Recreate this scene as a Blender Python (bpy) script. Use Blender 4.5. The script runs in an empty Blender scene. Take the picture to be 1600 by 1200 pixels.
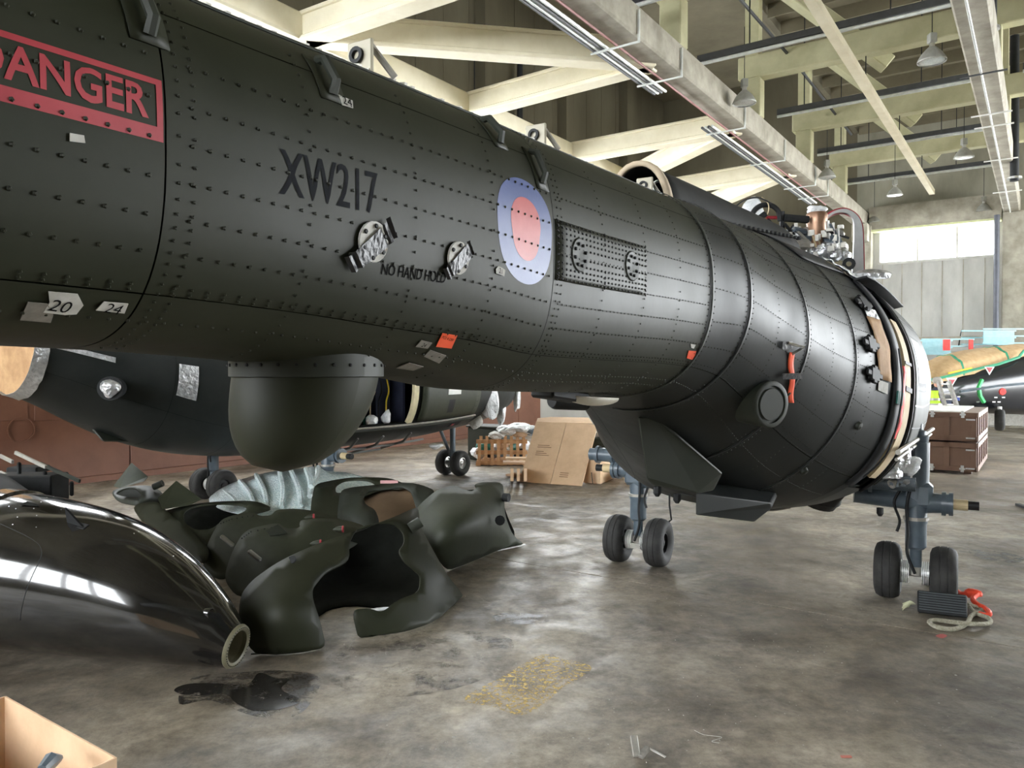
import bpy, bmesh, math, random
import numpy as np
from mathutils import Vector, Matrix
from mathutils.geometry import delaunay_2d_cdt
random.seed(7); RNG = np.random.RandomState(5)
PI = math.pi
sc = bpy.context.scene
COL = sc.collection
# ------------------------------------------------------------ camera, sky, exposure
CAM_H, F, HY = 1.85, 1202.0, 580.0
PIT = math.atan((600-HY)/F)
cd = bpy.data.cameras.new('camera'); cam = bpy.data.objects.new('camera', cd); COL.objects.link(cam)
cam.location = (0, 0, CAM_H); cam.rotation_euler = (PI/2-PIT, 0, 0)
cd.sensor_width = 36; cd.lens = 36*F/1600; cd.clip_end = 300; cd.clip_start = .05
sc.camera = cam
W = bpy.data.worlds.new('overcast_sky'); sc.world = W; W.use_nodes = True
bg = W.node_tree.nodes['Background']; bg.inputs[0].default_value = (.93, .97, 1.0, 1); bg.inputs[1].default_value = 9.5
sc.view_settings.view_transform = 'Standard'; sc.view_settings.look = 'None'
sc.view_settings.gamma = 1; sc.view_settings.use_curve_mapping = False
sc.view_settings.exposure = 1.25

# ------------------------------------------------------------ materials
def mat(name, col, rough=.5, metal=0., col2=None, scale=6., lo=.35, hi=.65, bump=0., bscale=40., spec=.5, coat=0., stretch=None, detail=6, r2=None, alpha=None, obj=False):
    m = bpy.data.materials.new(name); m.use_nodes = True
    nt = m.node_tree; b = nt.nodes['Principled BSDF']
    b.inputs['Roughness'].default_value = rough; b.inputs['Metallic'].default_value = metal
    b.inputs['Specular IOR Level'].default_value = spec
    if coat: b.inputs['Coat Weight'].default_value = coat; b.inputs['Coat Roughness'].default_value = .06
    tc = nt.nodes.new('ShaderNodeTexCoord'); src = tc.outputs['Object']
    if stretch:
        mp = nt.nodes.new('ShaderNodeMapping'); mp.inputs['Scale'].default_value = stretch
        nt.links.new(src, mp.inputs[0]); src = mp.outputs[0]
    if col2 is None: col2 = tuple(min(1, c*1.25+.004) for c in col[:3])
    n = nt.nodes.new('ShaderNodeTexNoise'); n.inputs['Scale'].default_value = scale; n.inputs['Detail'].default_value = detail
    n.inputs['Roughness'].default_value = .62
    nt.links.new(src, n.inputs['Vector'])
    r = nt.nodes.new('ShaderNodeValToRGB'); r.color_ramp.elements[0].position = lo; r.color_ramp.elements[1].position = hi
    r.color_ramp.elements[0].color = (*col[:3], 1); r.color_ramp.elements[1].color = (*col2[:3], 1)
    nt.links.new(n.outputs[0], r.inputs[0]); nt.links.new(r.outputs[0], b.inputs['Base Color'])
    if r2 is not None:
        rr = nt.nodes.new('ShaderNodeMapRange'); rr.inputs[1].default_value = .3; rr.inputs[2].default_value = .7
        rr.inputs[3].default_value = rough; rr.inputs[4].default_value = r2
        nt.links.new(n.outputs[0], rr.inputs[0]); nt.links.new(rr.outputs[0], b.inputs['Roughness'])
    if bump:
        n2 = nt.nodes.new('ShaderNodeTexNoise'); n2.inputs['Scale'].default_value = bscale; n2.inputs['Detail'].default_value = 4
        nt.links.new(src, n2.inputs['Vector'])
        bp = nt.nodes.new('ShaderNodeBump'); bp.inputs['Strength'].default_value = bump; bp.inputs['Distance'].default_value = .02
        nt.links.new(n2.outputs[0], bp.inputs['Height']); nt.links.new(bp.outputs[0], b.inputs['Normal'])
    if alpha is not None: b.inputs['Alpha'].default_value = alpha
    return m

GREEN = mat('dark_green_paint', (.019,.022,.012), .45, scale=2.2, col2=(.028,.030,.018), r2=.56, bump=.10, bscale=5, spec=.25)
GREEN2 = mat('green_paint_rear_fuselage', (.017,.020,.019), .38, scale=3, col2=(.025,.028,.027), r2=.50, bump=.12, bscale=4, spec=.24)
GREEN3 = mat('green_paint_worn', (.023,.028,.021), .5, scale=2.5, col2=(.035,.039,.029), r2=.6, spec=.36)
OLIVE = mat('olive_fairing_paint', (.028,.033,.020), .48, scale=4, col2=(.044,.050,.031), r2=.6, bump=.08, bscale=14, spec=.36)
DARKIN = mat('dark_inner_composite', (.009,.010,.008), .9, scale=8, spec=.12)
BLACKP = mat('black_part', (.010,.011,.012), .6, scale=10, spec=.3)
GLOSS = mat('gloss_black_paint', (.006,.006,.006), .07, scale=3, col2=(.016,.015,.013), r2=.22, coat=.8)
TYRE = mat('tyre_rubber', (.018,.018,.018), .75, scale=12, col2=(.035,.034,.032))
GREYM = mat('blue_grey_enamel', (.075,.10,.125), .32, scale=6, col2=(.11,.14,.165))
STEEL = mat('bare_metal', (.45,.45,.44), .32, .9, scale=20, col2=(.65,.65,.64))
DULL = mat('dull_primer_metal', (.30,.29,.26), .5, .3, scale=14, col2=(.42,.40,.35))
WHITEP = mat('white_paint', (.70,.70,.66), .5, scale=8, col2=(.80,.80,.77))
CREAM = mat('cream_foam', (.55,.43,.24), .7, scale=6, col2=(.64,.52,.32))
TANCARD = mat('brown_paper', (.40,.23,.11), .7, scale=5, col2=(.58,.37,.19), bump=.4, bscale=8)
CARD = mat('cardboard', (.62,.42,.26), .8, scale=4, col2=(.72,.51,.33), bump=.1, bscale=30)
CARD2 = mat('cardboard_inner', (.38,.25,.15), .85, scale=3, col2=(.47,.32,.20))
FOIL = mat('silver_foil', (.55,.56,.58), .3, .75, scale=22, col2=(.85,.86,.88), bump=1.0, bscale=26)
PLASTIC = mat('clear_film', (.62,.64,.65), .25, 0, scale=16, col2=(.85,.87,.88), bump=1., bscale=18)
DISC = mat('brake_disc_metal', (.72,.72,.70), .4, .2)
JETB = mat('jet_black_paint', (.008,.009,.012), .22)
RED = mat('red_stencil_paint', (.38,.030,.045), .45, scale=9, col2=(.45,.045,.06))
REDF = mat('bright_red_cloth', (.75,.02,.02), .6, scale=9, col2=(.85,.06,.04))
ORANGE = mat('fluorescent_orange_tape', (.95,.10,.03), .6, scale=9, col2=(1.,.14,.05))
SERIAL = mat('dark_grey_stencil', (.009,.010,.013), .8, scale=30, col2=(.014,.016,.020), spec=.15)
RBLUE = mat('pale_roundel_blue', (.085,.12,.30), .42, scale=9, col2=(.10,.14,.34))
RRED = mat('pale_roundel_red', (.52,.085,.085), .42, scale=9, col2=(.60,.11,.11))
LABEL = mat('masking_tape', (.45,.44,.40), .7, scale=20, col2=(.62,.61,.57))
LABELD = mat('old_brown_tape', (.16,.15,.13), .6, scale=30, col2=(.26,.24,.21))
INK = mat('black_ink', (.004,.004,.004), .9, spec=.1)
TAPEB = mat('black_gaffer_tape', (.016,.017,.019), .35, scale=16, col2=(.03,.032,.036), bump=.3, bscale=30)
RUST = mat('rust_brown_painted_steel', (.165,.066,.038), .5, scale=1.5, col2=(.215,.095,.058), r2=.6, bump=.15, bscale=6)
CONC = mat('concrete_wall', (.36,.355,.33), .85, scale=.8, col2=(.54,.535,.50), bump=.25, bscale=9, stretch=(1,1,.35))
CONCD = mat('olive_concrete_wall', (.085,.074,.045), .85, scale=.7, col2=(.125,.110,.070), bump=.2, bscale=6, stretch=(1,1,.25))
CONCB = mat('painted_concrete_beam', (.74,.67,.48), .8, scale=1.6, col2=(.86,.80,.62), bump=.2, bscale=12)
CONCR = mat('grey_concrete_beam', (.25,.23,.18), .8, scale=2.2, col2=(.41,.38,.31), bump=.2, bscale=12)
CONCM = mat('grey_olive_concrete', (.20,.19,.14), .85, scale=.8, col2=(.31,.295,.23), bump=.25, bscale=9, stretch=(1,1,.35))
PALEW = mat('pale_wall_paint', (.55,.52,.44), .85, scale=1.5, col2=(.66,.63,.55))
ROOFM = mat('roof_slab', (.13,.113,.072), .9, scale=.7, col2=(.185,.163,.108), bump=.15, bscale=8)
TUBEM = mat('dark_conduit', (.035,.037,.040), .45, scale=8)
TUBEL = mat('bright_conduit_edge', (.55,.57,.55), .4, .2, scale=8)
LAMPG = mat('lamp_grey_enamel', (.30,.30,.27), .4, .2, scale=9)
GLASS = mat('lamp_glass', (.55,.56,.53), .15, .4, scale=30)
CRATEB = mat('brown_crate_paint', (.17,.095,.06), .5, scale=5, col2=(.155,.082,.052))
PALLET = mat('pale_wood', (.42,.22,.10), .75, scale=3, col2=(.58,.33,.16), stretch=(1,1,6))
BLUEP = mat('pale_blue_paint', (.25,.47,.52), .5, scale=5, col2=(.33,.56,.60))
GTAPE = mat('green_edge_tape', (.02,.23,.12), .5)
BUBBLE = mat('bubble_wrap_film', (.62,.76,.78), .22, 0, scale=30, col2=(.86,.95,.95), lo=.4, hi=.6, bump=1.0, bscale=70)
ROPE = mat('dirty_rope', (.30,.28,.20), .85, scale=50, col2=(.48,.46,.36), bump=.8, bscale=120)
ORROPE = mat('orange_strap', (.85,.06,.02), .6)
HIVIS = mat('yellow_vest', (.55,.85,.05), .6)
SKIN = mat('skin', (.62,.33,.24), .6)
NAVY = mat('navy_cloth', (.02,.025,.05), .8)
COPPER = mat('heat_stained_steel', (.24,.13,.08), .4, .6, scale=7, col2=(.42,.26,.17))
YELLOWP = mat('yellow_plastic', (.75,.55,.04), .5)
DKGREEN = mat('dark_teal_plastic', (.01,.12,.09), .5)
BLUEC = mat('blue_case', (.02,.05,.25), .5)

# ------------------------------------------------------------ helpers
def V(*a): return np.array(a, float)
def nrm(v): v = np.asarray(v, float); return v/max(1e-9, np.linalg.norm(v))
def ray(px, py):
    u = (600-py)/F
    return V((px-800)/F, math.cos(PIT)+u*math.sin(PIT), -math.sin(PIT)+u*math.cos(PIT))
def gz(px, py, z=0.):
    d = ray(px, py); return V(0,0,CAM_H)+d*((z-CAM_H)/d[2])
def gY(px, py, Y):
    d = ray(px, py); return V(0,0,CAM_H)+d*(Y/d[1])

ROOTS = {}
def thing(name, label, cat, loc=(0,0,0), group=None, kind=None):
    o = bpy.data.objects.new(name, None); COL.objects.link(o); o.location = [float(x) for x in loc]
    o.empty_display_size = .1
    o['label'] = label; o['category'] = cat
    if group: o['group'] = group
    if kind: o['kind'] = kind
    return o
def tag(o, label, cat, group=None):
    o['label'] = label; o['category'] = cat
    if group: o['group'] = group
    return o
def wl(o):   # world location of a chain of unrotated parents
    v = Vector(o.location)
    while o.parent: o = o.parent; v = v + Vector(o.location)
    return v
def link(name, me, m, parent=None, smooth=False, label=None, kind=None, loc=None):
    """verts are in world space; the object's origin goes to its parent's base (or loc)"""
    o = bpy.data.objects.new(name, me); COL.objects.link(o)
    if m is not None:
        for x in (m if isinstance(m, (list, tuple)) else [m]): me.materials.append(x)
    base = wl(parent) if parent is not None else (Vector([float(x) for x in loc]) if loc is not None else Vector((0,0,0)))
    if base.length: me.transform(Matrix.Translation(-base))
    if parent is not None: o.parent = parent
    else: o.location = base
    if smooth:
        for p in me.polygons: p.use_smooth = True
    if label: o['label'] = label
    if kind: o['kind'] = kind
    return o
class MB:
    def __init__(s): s.v = []; s.f = []
    def add(s, v, f):
        n = len(s.v); s.v += [tuple(map(float, p)) for p in v]; s.f += [tuple(i+n for i in q) for q in f]; return s
    def box(s, c, size, ax=None, taper=1.):
        c = np.asarray(c, float); X, Y, Z = ax if ax is not None else (V(1,0,0), V(0,1,0), V(0,0,1))
        v = []
        for dz in (-.5,.5):
            k = taper if dz > 0 else 1
            for dx, dy in ((-.5,-.5),(.5,-.5),(.5,.5),(-.5,.5)): v.append(c+X*dx*size[0]*k+Y*dy*size[1]*k+Z*dz*size[2])
        return s.add(v, [(3,2,1,0),(4,5,6,7),(0,1,5,4),(1,2,6,5),(2,3,7,6),(3,0,4,7)])
    def beam(s, a, b, w, h, up=(0,0,1)):
        a = np.asarray(a, float); b = np.asarray(b, float); d = nrm(b-a); x = nrm(np.cross(d, up)); z = np.cross(x, d)
        return s.box((a+b)/2, (w, np.linalg.norm(b-a), h), (x, d, z))
    def tube(s, pts, r, n=8, cap=True):
        pts = [np.asarray(p, float) for p in pts]; rs = r if isinstance(r, (list, tuple)) else [r]*len(pts)
        v = []; f = []; ref = None
        for i, p in enumerate(pts):
            d = nrm(pts[min(i+1, len(pts)-1)]-pts[max(i-1, 0)])
            if ref is None: ref = V(0,0,1) if abs(d[2]) < .9 else V(1,0,0)
            x = nrm(np.cross(d, ref)); y = np.cross(x, d); ref = y
            for k in range(n):
                a = 2*PI*k/n; v.append(p+rs[i]*(x*math.cos(a)+y*math.sin(a)))
        for i in range(len(pts)-1):
            for k in range(n): f.append((i*n+k, i*n+(k+1)%n, (i+1)*n+(k+1)%n, (i+1)*n+k))
        if cap: f.append(tuple(range(n-1,-1,-1))); f.append(tuple(range((len(pts)-1)*n, len(pts)*n)))
        return s.add(v, f)
    def lathe(s, c, axis, prof, n=24, closed=False):
        """prof: (distance along axis, radius)"""
        c = np.asarray(c, float); d = nrm(axis); ref = V(0,0,1) if abs(d[2]) < .9 else V(1,0,0)
        x = nrm(np.cross(d, ref)); y = np.cross(x, d); v = []; f = []
        for (q, r) in prof:
            for k in range(n):
                a = 2*PI*k/n; v.append(c+d*q+r*(x*math.cos(a)+y*math.sin(a)))
        m = len(prof)
        for i in range(m-1 if not closed else m):
            j = (i+1) % m
            for k in range(n): f.append((i*n+k, i*n+(k+1)%n, j*n+(k+1)%n, j*n+k))
        return s.add(v, f)
    def grid(s, P):
        P = np.asarray(P, float); a, b = P.shape[:2]
        return s.add(P.reshape(-1,3), [(i*b+j, i*b+j+1, (i+1)*b+j+1, (i+1)*b+j) for i in range(a-1) for j in range(b-1)])
    def mesh(s, name):
        me = bpy.data.meshes.new(name); me.from_pydata(s.v, [], s.f); me.validate(); me.update(); return me
    def build(s, name, m, parent=None, smooth=False, label=None, kind=None, bevel=0, loc=None, solid=0, norm=True):
        me = s.mesh(name)
        if norm or bevel:
            bm = bmesh.new(); bm.from_mesh(me)
            if norm: bmesh.ops.recalc_face_normals(bm, faces=bm.faces)
            if bevel:
                es = [e for e in bm.edges if len(e.link_faces) == 2 and e.calc_face_angle(0) > .5]
                bmesh.ops.bevel(bm, geom=es, offset=bevel, segments=1, affect='EDGES')
            bm.to_mesh(me); bm.free()
        o = link(name, me, m, parent, smooth, label, kind, loc)
        if solid:
            md = o.modifiers.new('thickness', 'SOLIDIFY'); md.thickness = solid; md.offset = 0
        if smooth:
            try:
                me.shade_smooth() if False else None
                md = None
                for e in me.edges: pass
                bm = bmesh.new(); bm.from_mesh(me)
                for e in bm.edges:
                    if len(e.link_faces) == 2 and e.calc_face_angle(0) > .7: e.smooth = False
                bm.to_mesh(me); bm.free()
            except Exception: pass
        return o
def catmull(pts, n=6, closed=False):
    pts = [np.asarray(p, float) for p in pts]; out = []; N = len(pts)
    for i in range(N if closed else N-1):
        p0 = pts[(i-1)%N] if (closed or i > 0) else pts[0]; p1 = pts[i]; p2 = pts[(i+1)%N]
        p3 = pts[(i+2)%N] if (closed or i+2 < N) else pts[-1]
        for k in range(n):
            t = k/n
            out.append(.5*((2*p1)+(-p0+p2)*t+(2*p0-5*p1+4*p2-p3)*t*t+(-p0+3*p1-3*p2+p3)*t**3))
    if not closed: out.append(pts[-1])
    return out
def chaikin(pts, k=2):
    P = [np.asarray(p, float) for p in pts]
    for _ in range(k):
        Q = []
        for i in range(len(P)):
            a, b = P[i], P[(i+1)%len(P)]; Q += [a*.8+b*.2, a*.2+b*.8]
        P = Q
    return P
def tps(ctrl):
    """smooth depth field through control points (px, py, Y)"""
    C = np.array(ctrl, float); P = C[:, :2]/100.; n = len(P)
    def U(r2): return np.where(r2 > 1e-12, r2*np.log(np.maximum(r2, 1e-12)), 0)
    K = U(((P[:,None]-P[None])**2).sum(-1))+np.eye(n)*1e-3
    A = np.zeros((n+3, n+3)); A[:n,:n] = K; A[:n,n] = 1; A[:n,n+1:] = P; A[n,:n] = 1; A[n+1:,:n] = P.T
    w = np.linalg.solve(A, np.r_[C[:,2], 0, 0, 0])
    def f(x, y):
        q = np.array([x, y])/100.; r2 = ((P-q)**2).sum(1); return float(U(r2)@w[:n]+w[n]+w[n+1:]@q)
    return f
def inside(p, poly):
    x, y = p; c = False; n = len(poly)
    for i in range(n):
        x1, y1 = poly[i]; x2, y2 = poly[(i+1)%n]
        if (y1 > y) != (y2 > y) and x < (x2-x1)*(y-y1)/(y2-y1)+x1: c = not c
    return c
def shell(name, outline, ctrl, m, parent=None, holes=(), thick=.012, step=14, smooth=True, n=5, label=None, loc=None, floor=True, sharp=False):
    """curved sheet of real thickness: a moulded outline with holes, carried on a smooth depth surface"""
    D = tps(ctrl)
    oc = [tuple(p) for p in (outline if sharp else chaikin(outline))]
    hc = [[tuple(p) for p in chaikin(h)] for h in holes]
    vs = []; es = []
    for loop in [oc]+hc:
        b = len(vs); vs += [Vector(p) for p in loop]; es += [(b+i, b+(i+1)%len(loop)) for i in range(len(loop))]
    xs = [p[0] for p in oc]; ys = [p[1] for p in oc]
    y = min(ys)+step/2
    while y < max(ys):
        x = min(xs)+step/2
        while x < max(xs):
            q = (x+.3, y+.2)
            if inside(q, oc) and not any(inside(q, h) for h in hc):
                if min((q[0]-a)**2+(q[1]-b)**2 for l in [oc]+hc for a, b in l) > (step*.45)**2: vs.append(Vector(q))
            x += step
        y += step
    ov, oe, of, *_ = delaunay_2d_cdt(vs, es, [], 0, 1e-4)
    fs = []
    for t in of:
        c = sum((ov[i] for i in t), Vector((0,0)))/len(t)
        if inside((c[0], c[1]), oc) and not any(inside((c[0], c[1]), h) for h in hc): fs.append(tuple(t))
    P = []
    for p in ov:
        w = gY(p[0], p[1], max(.4, D(p[0], p[1])))
        if floor and w[2] < .008: w[2] = .008
        P.append(w)
    b = MB(); b.add(P, fs)
    o = b.build(name, m, parent, smooth=smooth, label=label, loc=loc, norm=False)
    md = o.modifiers.new('thickness', 'SOLIDIFY'); md.thickness = thick; md.offset = 0
    return o
def text_pts(s, size=1., bold=0., cuts=0):
    """filled outline of lettering as triangles in the XY plane"""
    c = bpy.data.curves.new('txt', 'FONT'); c.body = s; c.size = size; c.offset = bold; c.resolution_u = 3
    o = bpy.data.objects.new('txt', c); COL.objects.link(o)
    bpy.context.view_layer.update()
    me = bpy.data.meshes.new_from_object(o.evaluated_get(bpy.context.evaluated_depsgraph_get()))
    bm = bmesh.new(); bm.from_mesh(me); bmesh.ops.triangulate(bm, faces=bm.faces)
    for _ in range(cuts): bmesh.ops.subdivide_edges(bm, edges=[e for e in bm.edges if e.calc_length() > size*.18], cuts=1)
    bmesh.ops.triangulate(bm, faces=bm.faces)
    bm.verts.ensure_lookup_table(); bm.verts.index_update()
    v = np.array([q.co[:2] for q in bm.verts]); f = [tuple(x.index for x in q.verts) for q in bm.faces]
    bm.free(); bpy.data.objects.remove(o); bpy.data.curves.remove(c); bpy.data.meshes.remove(me)
    return v, f
def blob(c, r, m, name, parent=None, sx=(1,1,1), seed=1, amp=.25, n=3, **k):
    """crumpled lump"""
    bm = bmesh.new(); bmesh.ops.create_icosphere(bm, subdivisions=n, radius=1)
    rs = np.random.RandomState(seed); K = rs.normal(size=(7,3))*2.2; ph = rs.rand(7)*6
    for v in bm.verts:
        q = np.array(v.co); s = 1+amp*np.mean(np.sin(K@q+ph))*1.8+amp*.35*(rs.rand()-.5)
        v.co = Vector([float(x) for x in q*s*r*np.array(sx)+np.asarray(c)])
    me = bpy.data.meshes.new(name); bm.to_mesh(me); bm.free()
    return link(name, me, m, parent, smooth=k.pop('smooth', False), **k)
def copy_tree(o, parent=None):
    c = o.copy(); COL.objects.link(c)
    if parent: c.parent = parent
    for ch in list(o.children): copy_tree(ch, c)
    return c
UP = V(0,0,1)
# ============================================================ SETTING
HA = math.radians(34.65)
Gg = V(math.sin(HA), math.cos(HA), 0); Ge = V(math.cos(HA), -math.sin(HA), 0)
def G(a, b, z): return Ge*a+Gg*b+UP*z
AX = (Ge, Gg, UP)
def gbox(name, a0, a1, b0, b1, z0, z1, m, parent=None, **k):
    o = MB().box(G((a0+a1)/2, (b0+b1)/2, (z0+z1)/2), (a1-a0, b1-b0, z1-z0), AX).build(name, m, parent, **k)
    return o
def struct(o): o['kind'] = 'structure'; return o

# floor : big concrete slabs, joints sunk between them
def floor_material():
    m = bpy.data.materials.new('stained_concrete_floor'); m.use_nodes = True; nt = m.node_tree; N = nt.nodes.new; L = nt.links.new
    b = nt.nodes['Principled BSDF']; tc = N('ShaderNodeTexCoord'); P = tc.outputs['Object']
    def noise(s, d=6, r=.6, dist=0, src=P):
        n = N('ShaderNodeTexNoise'); n.inputs['Scale'].default_value = s; n.inputs['Detail'].default_value = d
        n.inputs['Roughness'].default_value = r; n.inputs['Distortion'].default_value = dist; L(src, n.inputs['Vector']); return n.outputs[0]
    def ramp(x, stops):
        r = N('ShaderNodeValToRGB'); r.color_ramp.elements[0].position = stops[0][0]; r.color_ramp.elements[0].color = (*stops[0][1], 1)
        r.color_ramp.elements[1].position = stops[1][0]; r.color_ramp.elements[1].color = (*stops[1][1], 1)
        for p, c in stops[2:]: e = r.color_ramp.elements.new(p); e.color = (*c, 1)
        L(x, r.inputs[0]); return r.outputs[0]
    def mix(f, a, c, mode='MIX'):
        q = N('ShaderNodeMixRGB'); q.blend_type = mode
        if isinstance(f, float): q.inputs[0].default_value = f
        else: L(f, q.inputs[0])
        for i, x in ((1, a), (2, c)):
            if isinstance(x, tuple): q.inputs[i].default_value = (*x, 1)
            else: L(x, q.inputs[i])
        return q.outputs[0]
    base = ramp(noise(.9, 8, .66, .3), [(.36, (.135,.115,.090)), (.64, (.43,.375,.30))])
    mot = ramp(noise(9, 12, .8), [(.36, (.55,.55,.55)), (.66, (1.3,1.29,1.25))])
    c = mix(1., base, mot, 'MULTIPLY')
    spk = ramp(noise(60, 4, .7), [(.60, (0,0,0)), (.72, (1,1,1))])
    big = ramp(noise(.45, 3, .5), [(.42, (0,0,0)), (.62, (1,1,1))])
    c = mix(mix(1., spk, mix(1., big, (.75,.75,.75), 'MULTIPLY'), 'MULTIPLY'), c, (.50,.47,.41))
    pale = ramp(noise(2.6, 7, .75, .6), [(.55, (0,0,0)), (.70, (.55,.55,.55))])
    c = mix(pale, c, (.48,.43,.35))
    patch = ramp(noise(.33, 4, .55, .4), [(.40, (.52,.50,.48)), (.60, (1.08,1.08,1.08))])
    c = mix(1., c, patch, 'MULTIPLY')
    dark = ramp(noise(1.5, 5, .62, .8), [(.62, (0,0,0)), (.74, (.8,.8,.8))])
    c = mix(dark, c, (.10,.088,.074))
    L(c, b.inputs['Base Color'])
    r = ramp(noise(2.2, 6, .7, .4), [(.36, (.34,.34,.34)), (.60, (.68,.68,.68))])
    L(r, b.inputs['Roughness']); b.inputs['Specular IOR Level'].default_value = .45
    bp = N('ShaderNodeBump'); bp.inputs['Strength'].default_value = .25; bp.inputs['Distance'].default_value = .01
    L(noise(25, 6, .7), bp.inputs['Height']); L(bp.outputs[0], b.inputs['Normal'])
    return m
FLOORM = floor_material()
fl = struct(gbox('floor', -13.3, 22, -12, 33, -.3, -.02, mat('joint_filler', (.03,.027,.024), .9)))
jp = gz(1300, 962); ja, jb = jp@Ge, jp@Gg
asl = [-13.3, ja-11.6+0, ja-5.8, ja, ja+5.8, ja+11.6, 22]; bsl = [-12, jb-12, jb-6, jb, jb+6, jb+12, jb+18, jb+24, 33]
asl = [-13.3, -8.6, 6.4, 22]
for i in range(len(asl)-1):
    for j in range(len(bsl)-1):
        if bsl[j+1]-bsl[j] < .5: continue
        gbox('slab', asl[i]+.006, asl[i+1]-.006, bsl[j]+.006, bsl[j+1]-.006, -.02, 0, FLOORM, fl)
# worn yellow paint, oil stains and puddles : thin films lying on the slab, parts of the floor
def film(name, pts, m, z=.003, label=None, n=5):
    P = catmull([gz(x, y, 0) for x, y in pts], n, True); b = MB()
    b.add([V(p[0], p[1], z) for p in P], [tuple(range(len(P)))])
    return b.build(name, m, fl, label=label, norm=False)
def worn(name, col, thr, rough=.6, sc_=30, w=.06):
    m = bpy.data.materials.new(name); m.use_nodes = True; nt = m.node_tree; b = nt.nodes['Principled BSDF']
    tc = nt.nodes.new('ShaderNodeTexCoord'); n = nt.nodes.new('ShaderNodeTexNoise'); n.inputs['Scale'].default_value = sc_; n.inputs['Detail'].default_value = 8; n.inputs['Roughness'].default_value = .75
    r = nt.nodes.new('ShaderNodeValToRGB'); r.color_ramp.elements[0].position = thr; r.color_ramp.elements[1].position = thr+w
    nt.links.new(tc.outputs['Object'], n.inputs['Vector']); nt.links.new(n.outputs[0], r.inputs[0]); nt.links.new(r.outputs[0], b.inputs['Alpha'])
    b.inputs['Base Color'].default_value = (*col, 1); b.inputs['Roughness'].default_value = rough
    return m
YEL = worn('worn_yellow_floor_paint', (.62,.43,.12), .47, sc_=34, w=.14)
film('paint_patch', [(725,1092),(790,1055),(845,1024),(890,1032),(925,1045),(880,1075),(850,1100),(815,1118),(770,1105)], YEL, label='worn yellow paint patch on the floor')
OIL = worn('wet_oil', (.020,.018,.016), .40, .12, 7, .06)
OILD = worn('dry_oil_stain', (.030,.026,.022), .44, .35, 6, .15)
film('oil_puddle', [(272,1080),(290,1070),(330,1068),(385,1070),(405,1052),(430,1060),(452,1062),(440,1078),(470,1095),(440,1108),(400,1112),(370,1100),(350,1085),(300,1088)], OIL, label='wet black oil puddle')
film('oil_stain', [(390,1050),(440,1048),(500,1060),(470,1115),(400,1120),(330,1095),(280,1100),(300,1060)], OILD, z=.002)
film('oil_stain', [(770,963),(800,958),(860,962),(862,970),(830,976),(785,974)], OILD)
film('oil_stain', [(1515,860),(1560,862),(1600,872),(1585,880),(1530,872)], OILD)
0 and film('oil_stain', [(900,880),(1040,895),(1330,880),(1380,960),(1500,990),(1450,1040),(1150,960),(980,930)], worn('dark_floor_stain', (.05,.044,.038), .5, .4, 2.2, .2), z=.002)
film('oil_stain', [(560,1000),(700,985),(800,1000),(760,1060),(600,1090),(500,1050)], worn('brown_floor_stain', (.06,.05,.04), .5, .45, 3, .2), z=.002)
film('paint_spot', [(1462,994),(1472,991),(1480,994),(1472,998)], worn('pink_spot', (.5,.12,.11), .3), label='small pink paint spot')
# specks of paint and grit
sp = MB(); rs = np.random.RandomState(3)
for i in range(420):
    px, py = rs.uniform(380, 1600), rs.uniform(860, 1195)
    if rs.rand() < .3: py = rs.uniform(760, 900)
    p = gz(px, py, 0); r = rs.uniform(.002, .006)*(1+(rs.rand() < .06)); a = rs.rand()*6
    q = [p+V(r*math.cos(a+k*1.257)*rs.uniform(.6,1.4), r*math.sin(a+k*1.257)*rs.uniform(.6,1.4), .0015) for k in range(5)]
    sp.add(q+[p+UP*.005], [(k, (k+1)%5, 5) for k in range(5)])
sp.build('grit', mat('pale_grit', (.35,.33,.29), .8), fl, kind='stuff')

# left wall : tall rusty steel dado panels below, pale then olive concrete above
WA = -13.1
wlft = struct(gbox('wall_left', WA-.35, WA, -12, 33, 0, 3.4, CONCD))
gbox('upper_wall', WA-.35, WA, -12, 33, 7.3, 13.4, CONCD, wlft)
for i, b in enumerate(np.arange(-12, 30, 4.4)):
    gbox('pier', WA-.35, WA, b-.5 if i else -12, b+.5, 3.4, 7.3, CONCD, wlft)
    if b < 5: gbox('glare_infill', WA-.35, WA, b+.5, b+3.9, 3.4, 5.4, CONCD, wlft)  # unseen infill added to shrink the near windows and cut floor glare
    zw = 5.4 if b < 5 else 3.4
    w_ = struct(thing('window_%d' % (i+2), 'x', 'x', G(WA-.2, b+2.2, 3.4))); del w_['label']; del w_['category']
    for q in range(5): gbox('mullion', WA-.22, WA-.17, b+.5+q*.85-.02, b+.5+q*.85+.02, zw, 7.3, CONCR, w_)
    for z in ((3.42, 4.7, 6.0, 7.28) if zw < 4 else (5.42, 6.3, 7.28)): gbox('transom', WA-.22, WA-.17, b+.5, b+3.9, z-.02, z+.02, CONCR, w_)
b0 = -12.
k = 0
pan_mesh = None
while b0 < 24.5:
    w = 2.4; gbox('steel_panel', WA+.005, WA+.07, b0+.01, b0+w-.01, .10, 2.02, RUST, wlft, bevel=.01)
    b0 += w; k += 1
gbox('kick_plinth', WA, WA+.10, -12, 25, 0, .10, RUST, wlft)
gbox('pale_band', WA+.001, WA+.03, -12, 30, 2.05, 3.35, PALEW, wlft)
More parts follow.
